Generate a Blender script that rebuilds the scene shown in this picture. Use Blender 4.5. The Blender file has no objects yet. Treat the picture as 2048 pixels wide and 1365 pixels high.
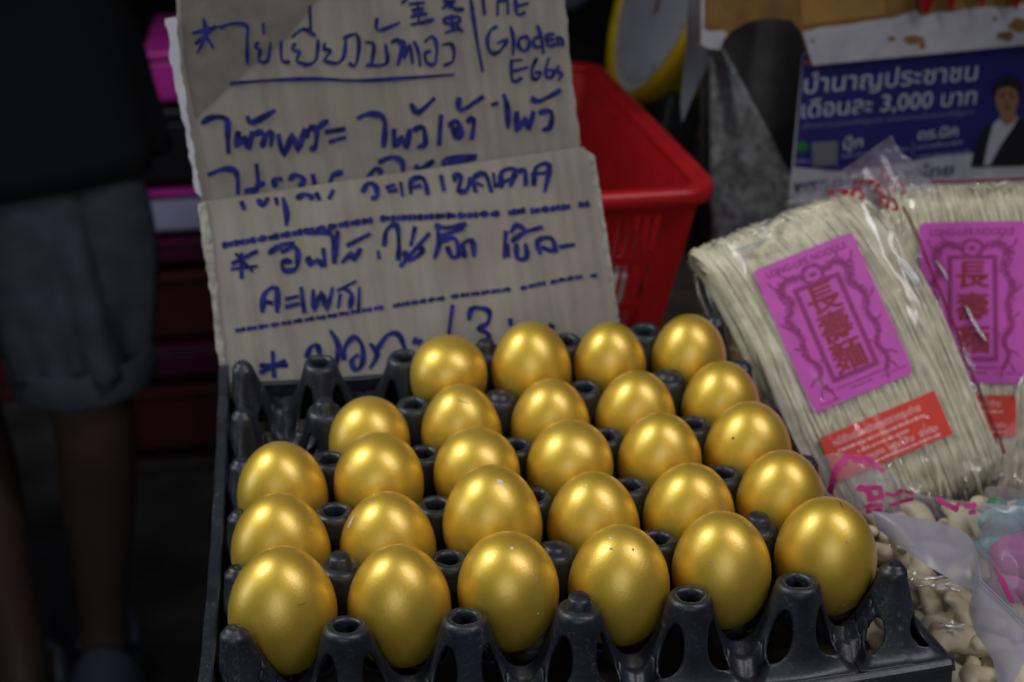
import bpy, bmesh, math, random
import numpy as np
from mathutils import Vector, Matrix, noise
random.seed(7)
PI = math.pi
S = bpy.context.scene
COL = S.collection

# ------------------------------------------------------------------ camera
CAM_P = np.array([0.0418, -0.4002, 0.3377])
ROT = np.array([1.1041, -0.1021, -0.1606])          # rotation vector
FPX = 2486.7                                        # focal length in pixels of a 2048 wide frame
def _rot(r):
    t = np.linalg.norm(r); k = r / t
    K = np.array([[0, -k[2], k[1]], [k[2], 0, -k[0]], [-k[1], k[0], 0]])
    return np.eye(3) + np.sin(t) * K + (1 - np.cos(t)) * K @ K
RM = _rot(ROT)
cam = bpy.data.cameras.new('camera'); co = bpy.data.objects.new('camera', cam); COL.objects.link(co)
M4 = np.eye(4); M4[:3, :3] = RM; M4[:3, 3] = CAM_P
co.matrix_world = Matrix(M4.tolist())
cam.sensor_width = 36; cam.lens = FPX / 2048 * 36
cam.clip_start = 0.02; cam.clip_end = 60
cam.dof.use_dof = True; cam.dof.focus_distance = 0.50; cam.dof.aperture_fstop = 9.0; cam.dof.aperture_blades = 7
S.camera = co

# ------------------------------------------------------------------ light, exposure
W = bpy.data.worlds.new('World'); S.world = W; W.use_nodes = True
bg = W.node_tree.nodes['Background']; bg.inputs[0].default_value = (0.55, 0.68, 1.0, 1); bg.inputs[1].default_value = 0.035
S.view_settings.view_transform = 'Standard'; S.view_settings.look = 'None'
S.view_settings.exposure = -0.75; S.view_settings.gamma = 1
C0 = Vector((0.14, 0.12, 0.0))
def lamp(name, direction, dist, energy, sx, sy, color, spread, axis=(1, 0, 0), target=C0):
    """a soft rectangular lamp; its long side lies along axis"""
    d = Vector(direction).normalized(); ax = Vector(axis); ax = (ax - d * ax.dot(d)).normalized()
    l = bpy.data.lights.new(name, 'AREA'); l.shape = 'RECTANGLE'; l.size = sx; l.size_y = sy
    l.energy = energy; l.color = color; l.spread = math.radians(spread)
    o = bpy.data.objects.new(name, l); COL.objects.link(o)
    m = Matrix((ax, d.cross(ax), d)).transposed().to_4x4(); m.translation = target + d * dist
    o.matrix_world = m
    return o
lamp('stall_lamp', (-0.64, 0.18, 0.75), 1.3, 1.9, 0.42, 0.17, (0.93, 1.0, 0.90), 62, (-.33, -.08, -.71))
lamp('tube_lamp', (0.42, -0.33, 0.85), 1.4, 2.5, 1.05, 0.15, (0.98, 0.95, 1.0), 70, (.56, -.34, -.41))
lamp('aisle_lamp', (-1.0, 0.10, 0.25), 1.6, 0.9, 0.75, 0.22, (0.90, 0.97, 1.0), 72, (0, 0, 1))
lamp('front_lamp', (-0.20, -1.0, 0.42), 1.8, 1.35, 1.5, 0.9, (0.92, 0.97, 1.0), 50, (1, 0, 0))
lamp('crate_fill', (0.25, -0.75, 0.9), 1.0, 0.5, 0.3, 0.2, (0.95, 0.95, 1.0), 45, (1, 0, 0), Vector((-.30, 1.75, -.25)))  # added light to brighten the crates, kept narrow to miss the person

# ------------------------------------------------------------------ helpers
def ray(px, py):
    d = RM @ np.array([(px - 1024) / FPX, -(py - 682.5) / FPX, -1.0])
    return Vector(d.tolist())
CP = Vector(CAM_P.tolist())
def at_plane(px, py, p, n):
    d = ray(px, py); t = (Vector(p) - CP).dot(n) / d.dot(n)
    return CP + d * t
def at_y(px, py, y): return at_plane(px, py, (0, y, 0), Vector((0, 1, 0)))
def at_z(px, py, z): return at_plane(px, py, (0, 0, z), Vector((0, 0, 1)))

def mesh_obj(name, verts, faces, mat, parent=None, smooth=True, loc=None):
    me = bpy.data.meshes.new(name)
    me.from_pydata([tuple(v) for v in verts], [], faces)
    me.update()
    if smooth: me.polygons.foreach_set('use_smooth', [True] * len(me.polygons))
    if mat: me.materials.append(mat)
    o = bpy.data.objects.new(name, me); COL.objects.link(o)
    if parent: o.parent = parent
    if loc is not None: o.location = loc
    return o
def bm_obj(name, bm, mat, parent=None, smooth=False):
    bmesh.ops.recalc_face_normals(bm, faces=bm.faces[:])
    me = bpy.data.meshes.new(name); bm.to_mesh(me); bm.free()
    if smooth: me.polygons.foreach_set('use_smooth', [True] * len(me.polygons))
    if mat: me.materials.append(mat)
    o = bpy.data.objects.new(name, me); COL.objects.link(o)
    if parent: o.parent = parent
    return o
def tag(o, label=None, cat=None, group=None, kind=None):
    if label: o['label'] = label
    if cat: o['category'] = cat
    if group: o['group'] = group
    if kind: o['kind'] = kind
    return o
def thing(name, label, cat, loc=(0, 0, 0), group=None):
    o = bpy.data.objects.new(name, None); COL.objects.link(o); o.location = loc
    o.empty_display_size = 0.02
    return tag(o, label, cat, group)
def rel(parent, pts):
    l = parent.location
    return [Vector(p) - l for p in pts]
def add_box(bm, x0, x1, y0, y1, z0, z1, bevel=0.0, seg=2, m=None):
    r = bmesh.ops.create_cube(bm, size=1.0)
    vs = r['verts']
    for v in vs:
        v.co = Vector((x0 + (v.co.x + .5) * (x1 - x0), y0 + (v.co.y + .5) * (y1 - y0), z0 + (v.co.z + .5) * (z1 - z0)))
    if bevel > 0:
        es = list({e for v in vs for e in v.link_edges})
        rr = bmesh.ops.bevel(bm, geom=es, offset=bevel, segments=seg, affect='EDGES', profile=0.5)
        vs = list({v for f in rr['faces'] for v in f.verts} | {v for v in vs if v.is_valid})
    if m is not None:
        bmesh.ops.transform(bm, matrix=m, verts=[v for v in vs if v.is_valid])
def tube(pts, r, sides=6, closed=False, rads=None, flat=1.0):
    """verts, faces of a tube along pts"""
    n = len(pts); V = []; F = []
    up = Vector((0.13, 0.21, 0.97))
    for i, p in enumerate(pts):
        a = pts[(i - 1) % n] if (closed or i > 0) else pts[i]
        b = pts[(i + 1) % n] if (closed or i < n - 1) else pts[i]
        t = (Vector(b) - Vector(a)).normalized()
        s = t.cross(up)
        if s.length < 1e-4: s = t.cross(Vector((1, 0, 0)))
        s.normalize(); w = s.cross(t)
        rr = rads[i] if rads else r
        for k in range(sides):
            an = 2 * PI * k / sides
            V.append(Vector(p) + s * math.cos(an) * rr + w * math.sin(an) * rr * flat)
    m = n if closed else n - 1
    for i in range(m):
        for k in range(sides):
            a = i * sides + k; b = i * sides + (k + 1) % sides
            c = ((i + 1) % n) * sides + (k + 1) % sides; d = ((i + 1) % n) * sides + k
            F.append((a, b, c, d))
    if not closed:
        F.append(tuple(range(sides - 1, -1, -1))); F.append(tuple((n - 1) * sides + k for k in range(sides)))
    return V, F
def join(parts):
    V = []; F = []
    for v, f in parts:
        o = len(V); V += list(v); F += [tuple(i + o for i in q) for q in f]
    return V, F
def smooth_line(pts, n=3):
    """Catmull-Rom through 2-D or 3-D points"""
    P = [Vector(p) for p in pts]
    if len(P) < 3: return P
    out = []
    for i in range(len(P) - 1):
        p0 = P[max(i - 1, 0)]; p1 = P[i]; p2 = P[i + 1]; p3 = P[min(i + 2, len(P) - 1)]
        for k in range(n):
            t = k / n
            out.append(0.5 * ((2 * p1) + (p2 - p0) * t + (2 * p0 - 5 * p1 + 4 * p2 - p3) * t * t + (3 * p1 - p0 - 3 * p2 + p3) * t ** 3))
    out.append(P[-1]); return out

# ------------------------------------------------------------------ materials
def mat(name, color, rough=0.6, metal=0.0, var=0.0, vscale=60, bump=0.0, bscale=300, bdist=0.001, spec=0.5, sub=None, stretch=None, vcol=None, detail=4):
    m = bpy.data.materials.new(name); m.use_nodes = True
    nt = m.node_tree; b = nt.nodes['Principled BSDF']
    b.inputs['Base Color'].default_value = (*color, 1); b.inputs['Roughness'].default_value = rough
    b.inputs['Metallic'].default_value = metal; b.inputs['Specular IOR Level'].default_value = spec
    tc = nt.nodes.new('ShaderNodeTexCoord'); src = tc.outputs['Object']
    if stretch:
        mp = nt.nodes.new('ShaderNodeMapping'); mp.inputs['Scale'].default_value = stretch
        nt.links.new(src, mp.inputs[0]); src = mp.outputs[0]
    if var > 0 or vcol:
        n = nt.nodes.new('ShaderNodeTexNoise'); n.inputs['Scale'].default_value = vscale; n.inputs['Detail'].default_value = detail
        nt.links.new(src, n.inputs['Vector'])
        mx = nt.nodes.new('ShaderNodeMix'); mx.data_type = 'RGBA'
        c2 = vcol or tuple(min(1, c * (1 - var)) for c in color)
        c1 = color if vcol else tuple(min(1, c * (1 + var)) for c in color)
        mx.inputs['A'].default_value = (*c1, 1); mx.inputs['B'].default_value = (*c2, 1)
        rp = nt.nodes.new('ShaderNodeMapRange'); rp.inputs['From Min'].default_value = 0.35; rp.inputs['From Max'].default_value = 0.65
        nt.links.new(n.outputs['Fac'], rp.inputs['Value']); nt.links.new(rp.outputs[0], mx.inputs['Factor'])
        nt.links.new(mx.outputs['Result'], b.inputs['Base Color'])
    if bump > 0:
        n2 = nt.nodes.new('ShaderNodeTexNoise'); n2.inputs['Scale'].default_value = bscale; n2.inputs['Detail'].default_value = 3
        nt.links.new(src, n2.inputs['Vector'])
        bp = nt.nodes.new('ShaderNodeBump'); bp.inputs['Strength'].default_value = bump; bp.inputs['Distance'].default_value = bdist
        nt.links.new(n2.outputs['Fac'], bp.inputs['Height']); nt.links.new(bp.outputs[0], b.inputs['Normal'])
    return m
def film(name, tint=(1, 1, 1), haze=0.06, hazecol=(0.8, 0.8, 0.88), rough=0.07, gloss=1.0, bump=0.0, bscale=60):
    """thin clear plastic: transparent, a little milky, shiny by Fresnel"""
    m = bpy.data.materials.new(name); m.use_nodes = True
    nt = m.node_tree; N = nt.nodes; L = nt.links
    N.remove(N['Principled BSDF']); out = N['Material Output']
    tr = N.new('ShaderNodeBsdfTransparent'); tr.inputs[0].default_value = (*tint, 1)
    df = N.new('ShaderNodeBsdfDiffuse'); df.inputs[0].default_value = (*hazecol, 1)
    tl = N.new('ShaderNodeBsdfTranslucent'); tl.inputs[0].default_value = (*hazecol, 1)
    gl = N.new('ShaderNodeBsdfGlossy'); gl.inputs['Roughness'].default_value = rough
    dm = N.new('ShaderNodeMixShader'); dm.inputs[0].default_value = 0.4; L.new(df.outputs[0], dm.inputs[1]); L.new(tl.outputs[0], dm.inputs[2])
    a = N.new('ShaderNodeMixShader'); a.inputs[0].default_value = haze
    L.new(tr.outputs[0], a.inputs[1]); L.new(dm.outputs[0], a.inputs[2])
    fr = N.new('ShaderNodeLayerWeight'); fr.inputs['Blend'].default_value = 0.5
    pw = N.new('ShaderNodeMath'); pw.operation = 'POWER'; pw.inputs[1].default_value = 4.0; L.new(fr.outputs['Facing'], pw.inputs[0])
    mu = N.new('ShaderNodeMath'); mu.operation = 'MULTIPLY_ADD'; mu.inputs[1].default_value = .6 * gloss; mu.inputs[2].default_value = 0.035 * gloss; mu.use_clamp = True
    L.new(pw.outputs[0], mu.inputs[0])
    b = N.new('ShaderNodeMixShader'); L.new(mu.outputs[0], b.inputs[0]); L.new(a.outputs[0], b.inputs[1]); L.new(gl.outputs[0], b.inputs[2])
    L.new(b.outputs[0], out.inputs[0])
    if bump:
        tc = N.new('ShaderNodeTexCoord'); n2 = N.new('ShaderNodeTexNoise'); n2.inputs['Scale'].default_value = bscale
        L.new(tc.outputs['Object'], n2.inputs['Vector'])
        bp = N.new('ShaderNodeBump'); bp.inputs['Strength'].default_value = bump; bp.inputs['Distance'].default_value = 0.002
        L.new(n2.outputs['Fac'], bp.inputs['Height']); L.new(bp.outputs[0], gl.inputs['Normal']); L.new(bp.outputs[0], fr.inputs['Normal'])
    return m

def gold_mat():
    m = mat('gold_paint', (0.62, 0.40, 0.035), 0.47, 0.72, 0, spec=0.5)
    nt = m.node_tree; b = nt.nodes['Principled BSDF']; L = nt.links
    tc = nt.nodes['Texture Coordinate']
    b.inputs['Specular Tint'].default_value = (1.0, 0.60, 0.14, 1); b.inputs['Coat Weight'].default_value = 1.0; b.inputs['Coat Roughness'].default_value = 0.28; b.inputs['Coat IOR'].default_value = 1.55
    n = nt.nodes.new('ShaderNodeTexNoise'); n.inputs['Scale'].default_value = 1900; n.inputs['Detail'].default_value = 2
    n3 = nt.nodes.new('ShaderNodeTexNoise'); n3.inputs['Scale'].default_value = 320; n3.inputs['Detail'].default_value = 2
    oi = nt.nodes.new('ShaderNodeObjectInfo')
    ad = nt.nodes.new('ShaderNodeVectorMath'); ad.operation = 'ADD'
    L.new(tc.outputs['Object'], ad.inputs[0]); L.new(oi.outputs['Random'], ad.inputs[1])
    L.new(ad.outputs[0], n.inputs['Vector']); L.new(ad.outputs[0], n3.inputs['Vector'])
    b1 = nt.nodes.new('ShaderNodeBump'); b1.inputs['Strength'].default_value = 0.30; b1.inputs['Distance'].default_value = 0.0003
    L.new(n.outputs['Fac'], b1.inputs['Height'])
    b2 = nt.nodes.new('ShaderNodeBump'); b2.inputs['Strength'].default_value = 0.09; b2.inputs['Distance'].default_value = 0.0005
    L.new(n3.outputs['Fac'], b2.inputs['Height']); L.new(b1.outputs[0], b2.inputs['Normal']); L.new(b2.outputs[0], b.inputs['Normal']); L.new(b2.outputs[0], b.inputs['Coat Normal'])
    n4 = nt.nodes.new('ShaderNodeTexNoise'); n4.inputs['Scale'].default_value = 45; n4.inputs['Detail'].default_value = 3
    L.new(ad.outputs[0], n4.inputs['Vector'])
    mx = nt.nodes.new('ShaderNodeMix'); mx.data_type = 'RGBA'
    mx.inputs['A'].default_value = (0.77, 0.520, 0.064, 1); mx.inputs['B'].default_value = (0.68, 0.440, 0.052, 1)
    L.new(n4.outputs['Fac'], mx.inputs['Factor']); L.new(mx.outputs['Result'], b.inputs['Base Color'])
    return m
def tray_mat():
    m = mat('black_plastic', (0.0100, 0.0130, 0.0215), 0.5, 0, 0.35, 90, 0.25, 500, 0.0006, spec=0.55)
    nt = m.node_tree; b = nt.nodes['Principled BSDF']; L = nt.links
    tc = nt.nodes['Texture Coordinate']
    # pale dust and scuffs
    n = nt.nodes.new('ShaderNodeTexNoise'); n.inputs['Scale'].default_value = 420; n.inputs['Detail'].default_value = 7; n.inputs['Roughness'].default_value = 0.75
    n2 = nt.nodes.new('ShaderNodeTexNoise'); n2.inputs['Scale'].default_value = 35; n2.inputs['Detail'].default_value = 4
    L.new(tc.outputs['Object'], n.inputs['Vector']); L.new(tc.outputs['Object'], n2.inputs['Vector'])
    a = nt.nodes.new('ShaderNodeMapRange'); a.inputs['From Min'].default_value = 0.55; a.inputs['From Max'].default_value = 0.70
    c = nt.nodes.new('ShaderNodeMapRange'); c.inputs['From Min'].default_value = 0.42; c.inputs['From Max'].default_value = 0.70
    L.new(n.outputs['Fac'], a.inputs['Value']); L.new(n2.outputs['Fac'], c.inputs['Value'])
    mu = nt.nodes.new('ShaderNodeMath'); mu.operation = 'MULTIPLY'; L.new(a.outputs[0], mu.inputs[0]); L.new(c.outputs[0], mu.inputs[1])
    mx = nt.nodes.new('ShaderNodeMix'); mx.data_type = 'RGBA'; mx.inputs['B'].default_value = (0.13, 0.13, 0.15, 1)
    old = b.inputs['Base Color'].links[0].from_socket
    L.new(old, mx.inputs['A']); L.new(mu.outputs[0], mx.inputs['Factor']); L.new(mx.outputs['Result'], b.inputs['Base Color'])
    r = nt.nodes.new('ShaderNodeMapRange'); r.inputs['To Min'].default_value = 0.30; r.inputs['To Max'].default_value = 0.58
    L.new(n2.outputs['Fac'], r.inputs['Value']); L.new(r.outputs[0], b.inputs['Roughness'])
    return m
def card_mat():
    m = mat('cardboard', (0.34, 0.315, 0.285), 0.85, 0, spec=0.2)
    nt = m.node_tree; b = nt.nodes['Principled BSDF']; L = nt.links; tc = nt.nodes['Texture Coordinate']
    mp = nt.nodes.new('ShaderNodeMapping'); mp.inputs['Scale'].default_value = (1, 0.03, 0.03); L.new(tc.outputs['Object'], mp.inputs[0])
    n = nt.nodes.new('ShaderNodeTexNoise'); n.inputs['Scale'].default_value = 130; n.inputs['Detail'].default_value = 3; L.new(mp.outputs[0], n.inputs['Vector'])
    n2 = nt.nodes.new('ShaderNodeTexNoise'); n2.inputs['Scale'].default_value = 22; n2.inputs['Detail'].default_value = 6; L.new(tc.outputs['Object'], n2.inputs['Vector'])
    ad = nt.nodes.new('ShaderNodeMath'); ad.operation = 'ADD'; L.new(n.outputs['Fac'], ad.inputs[0]); L.new(n2.outputs['Fac'], ad.inputs[1])
    rp = nt.nodes.new('ShaderNodeMapRange'); rp.inputs['From Min'].default_value = 0.75; rp.inputs['From Max'].default_value = 1.25
    L.new(ad.outputs[0], rp.inputs['Value'])
    mx = nt.nodes.new('ShaderNodeMix'); mx.data_type = 'RGBA'
    mx.inputs['A'].default_value = (0.215, 0.193, 0.167, 1); mx.inputs['B'].default_value = (0.300, 0.273, 0.237, 1)
    L.new(rp.outputs[0], mx.inputs['Factor']); L.new(mx.outputs['Result'], b.inputs['Base Color'])
    # flutes
    wv = nt.nodes.new('ShaderNodeTexWave'); wv.inputs['Scale'].default_value = 42; wv.inputs['Distortion'].default_value = 2.5; wv.bands_direction = 'X'
    L.new(mp.outputs[0], wv.inputs['Vector'])
    bp = nt.nodes.new('ShaderNodeBump'); bp.inputs['Strength'].default_value = 0.10; bp.inputs['Distance'].default_value = 0.0008
    a2 = nt.nodes.new('ShaderNodeMath'); a2.operation = 'MULTIPLY_ADD'; a2.inputs[1].default_value = 2.0; L.new(n.outputs['Fac'], a2.inputs[0]); L.new(wv.outputs['Fac'], a2.inputs[2])
    L.new(a2.outputs[0], bp.inputs['Height']); L.new(bp.outputs[0], b.inputs['Normal'])
    return m
GOLD = gold_mat(); TRAY = tray_mat(); CARD = card_mat()
CARD_EDGE = mat('torn_cardboard', (0.30, 0.285, 0.26), 0.9, 0, 0.3, 150, 0.6, 300, 0.002)
SIGN_SHADE = mat('painted_shadow_brown', (0.140, 0.127, 0.108), 0.75, 0, 0.15, 60, 0.2, 120)
INK = mat('blue_marker_ink', (0.018, 0.020, 0.135), 0.8, 0, 0.5, 160, spec=0.1)
NOODLE = mat('dried_noodle', (0.75, 0.685, 0.53), 0.55, 0, 0.12, 120, stretch=(1, 1, 1))
MAGENTA = mat('magenta_paper', (0.60, 0.075, 0.48), 0.5, 0, 0.05, 90)
MAG_INK = mat('dark_magenta_ink', (0.31, 0.008, 0.16), 0.55, 0, 0.2, 300)
RED_INK = mat('deep_red_ink', (0.30, 0.004, 0.02), 0.5)
REDST = mat('red_sticker', (0.70, 0.030, 0.005), 0.45, 0, 0.06, 80)
PALE_INK = mat('pale_pink_ink', (0.80, 0.50, 0.52), 0.6)
REDPL = mat('red_plastic', (0.47, 0.010, 0.014), 0.38, 0, 0.1, 30, 0.1, 200)
YEL = mat('yellow_enamel', (0.85, 0.54, 0.010), 0.35, 0, 0.1, 30)
DIAL = mat('dial_white', (0.82, 0.81, 0.92), 0.45, 0, 0.06, 20)
DARKM = mat('dark_metal', (0.03, 0.032, 0.036), 0.5, 0.3)
GREYSHEET = mat('grey_sheet', (0.40, 0.42, 0.50), 0.5, 0, 0.1, 20)
BROWNB = mat('brown_board', (0.30, 0.165, 0.04), 0.75, 0, 0.3, 40, 0.2, 90, vcol=(0.19, 0.10, 0.028))
WHITEP = mat('dirty_white_paper', (0.50, 0.50, 0.56), 0.75, 0, 0.14, 35, detail=8)
NAVY = mat('navy_print', (0.022, 0.018, 0.16), 0.45, 0, 0.08, 12)
GREY_INK = mat('grey_print', (0.16, 0.16, 0.19), 0.6)
WHITE_INK = mat('white_print', (0.48, 0.48, 0.56), 0.5)
LILAC_INK = mat('lilac_print', (0.24, 0.22, 0.40), 0.5)
NAVY_INK = mat('navy_ink', (0.03, 0.03, 0.14), 0.5)
SACK = mat('grey_sacking', (0.25, 0.25, 0.265), 0.9, 0, 0.42, 110, 0.6, 260, 0.002)
SACK_SHADE = mat('shaded_sacking', (0.075, 0.072, 0.072), 0.9, 0, 0.2, 45, 0.6, 260, 0.002)
CLEAR = film('clear_film', haze=0.02, rough=0.06, gloss=0.95)
CREASE_GLINT = film('glint_film', haze=0.34, hazecol=(0.92, 0.93, 0.98), rough=0.22, gloss=11.0)  # whitened so folds read as bright streaks; the glint is painted in
MILKY = film('milky_film', haze=0.80, hazecol=(0.40, 0.38, 0.49), rough=0.3, gloss=.5)
MILKY2 = film('thin_milky_film', haze=0.36, hazecol=(0.50, 0.46, 0.54), rough=0.15, gloss=.6)
PINKPR = mat('pink_print', (0.45, 0.02, 0.17), 0.5)
CASHEW = mat('cashew', (0.66, 0.57, 0.40), 0.5, 0, 0.28, 90, 0.4, 260, 0.001, vcol=(0.52, 0.43, 0.275))
NUTFILM = film('nut_bag_film', haze=0.03, rough=0.08, gloss=1.1)
SKIN = mat('skin', (0.11, 0.065, 0.045), 0.55, 0, 0.08, 20)
DENIM = mat('grey_blue_cloth', (0.085, 0.10, 0.125), 0.85, 0, 0.2, 25, 0.4, 600)
BLACKC = mat('black_cloth', (0.010, 0.012, 0.015), 0.9)
SHOE = mat('slate_rubber', (0.10, 0.12, 0.17), 0.6)
HAIR = mat('black_hair', (0.012, 0.010, 0.010), 0.6)
WOOD = mat('dark_wood', (0.055, 0.042, 0.033), 0.7, 0, 0.3, 20)
FLOOR = mat('wet_concrete', (0.085, 0.078, 0.072), 0.7, 0, 0.35, 8, 0.3, 60, 0.003)
WALLM = mat('dark_wall', (0.035, 0.038, 0.045), 0.85, 0, 0.3, 3)
REDCL = mat('red_cloth', (0.085, 0.011, 0.008), 0.85, 0, 0.2, 8)
PINKB = mat('magenta_plastic', (0.50, 0.03, 0.32), 0.4, 0, 0.15, 12)
PLUMB = mat('plum_plastic', (0.09, 0.007, 0.045), 0.45, 0, 0.15, 12)
LAV = mat('lavender_box', (0.50, 0.50, 0.74), 0.6, 0, 0.1, 12)
TEAL = mat('teal_wrapper', (0.10, 0.36, 0.40), 0.35, 0, 0.2, 90)
PINKW = mat('pink_wrapper', (0.42, 0.08, 0.31), 0.35, 0, 0.2, 90)
GREENW = mat('green_wrapper', (0.02, 0.22, 0.09), 0.35)
SCRATCH = mat('bare_shell', (0.62, 0.58, 0.60), 0.6)
SPECK = mat('pink_speck', (0.60, 0.16, 0.30), 0.6)
CRACK = mat('dark_crack', (0.05, 0.035, 0.01), 0.7)
FACEP = mat('printed_skin', (0.30, 0.15, 0.085), 0.5)
SUIT = mat('printed_black', (0.012, 0.012, 0.016), 0.5)
GREENP = mat('printed_green', (0.015, 0.20, 0.05), 0.5)
ORANGEP = mat('printed_orange', (0.45, 0.09, 0.03), 0.5)
REDBAG = mat('red_glossy_plastic', (0.42, 0.012, 0.02), 0.3, 0, 0.2, 60)


P = 0.048
def sag(x, y): return .008 * ((y / P - 2.5) / 2.5) ** 2 + .0024 * ((x / P - 3) / 2) ** 2 + .002 * (x / P - 3) / 2 * (y / P - 2.5) / 2.5
TABLE_Z = -0.125
FLOOR_Z = -0.985

# ------------------------------------------------------------------ setting
def grid_sheet(name, x0, x1, y0, y1, z, m):
    o = mesh_obj(name, [(x0, y0, z), (x1, y0, z), (x1, y1, z), (x0, y1, z)], [(0, 1, 2, 3)], m, smooth=False)
    return tag(o, kind='structure')
grid_sheet('floor', -8, 8, -4, 9, FLOOR_Z, FLOOR)
bm = bmesh.new(); add_box(bm, -8, 8, 6.0, 6.15, FLOOR_Z, 2.6)
tag(bm_obj('wall', bm, WALLM), kind='structure')

# stall table with plank top
tb = thing('stall_table', 'dark wooden stall table under the egg tray and packets', 'table', (0.5, 0.25, FLOOR_Z))
for k in range(7):
    bm = bmesh.new(); y0 = -0.22 + k * 0.16
    add_box(bm, 0.0 - 0.5, 1.3 - 0.5, y0 - 0.25, y0 + 0.157 - 0.25, TABLE_Z - 0.03 - FLOOR_Z, TABLE_Z - FLOOR_Z - 0.0006 * (k % 2), 0.003)
    bm_obj('plank', bm, WOOD, tb)
for sx in (0.05, 1.25):
    for sy in (-0.18, 0.70):
        bm = bmesh.new(); add_box(bm, sx - .03 - .5, sx + .03 - .5, sy - .03 - .25, sy + .03 - .25, 0, TABLE_Z - FLOOR_Z - 0.031, 0.004)
        bm_obj('leg', bm, WOOD, tb)
# riser under the tray
rs = thing('wooden_riser', 'low dark wooden riser box carrying the egg tray', 'riser box', (0.144, 0.12, TABLE_Z + .001))
bm = bmesh.new(); add_box(bm, -.142, .142, -.122, .122, 0.055, 0.0665, .002); bm_obj('riser_top', bm, WOOD, rs)
for sx in (-1, 1):
    bm = bmesh.new(); add_box(bm, sx * .13 - .008, sx * .13 + .008, -.118, .118, 0, .0548, .001); bm_obj('riser_side', bm, WOOD, rs)

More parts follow.
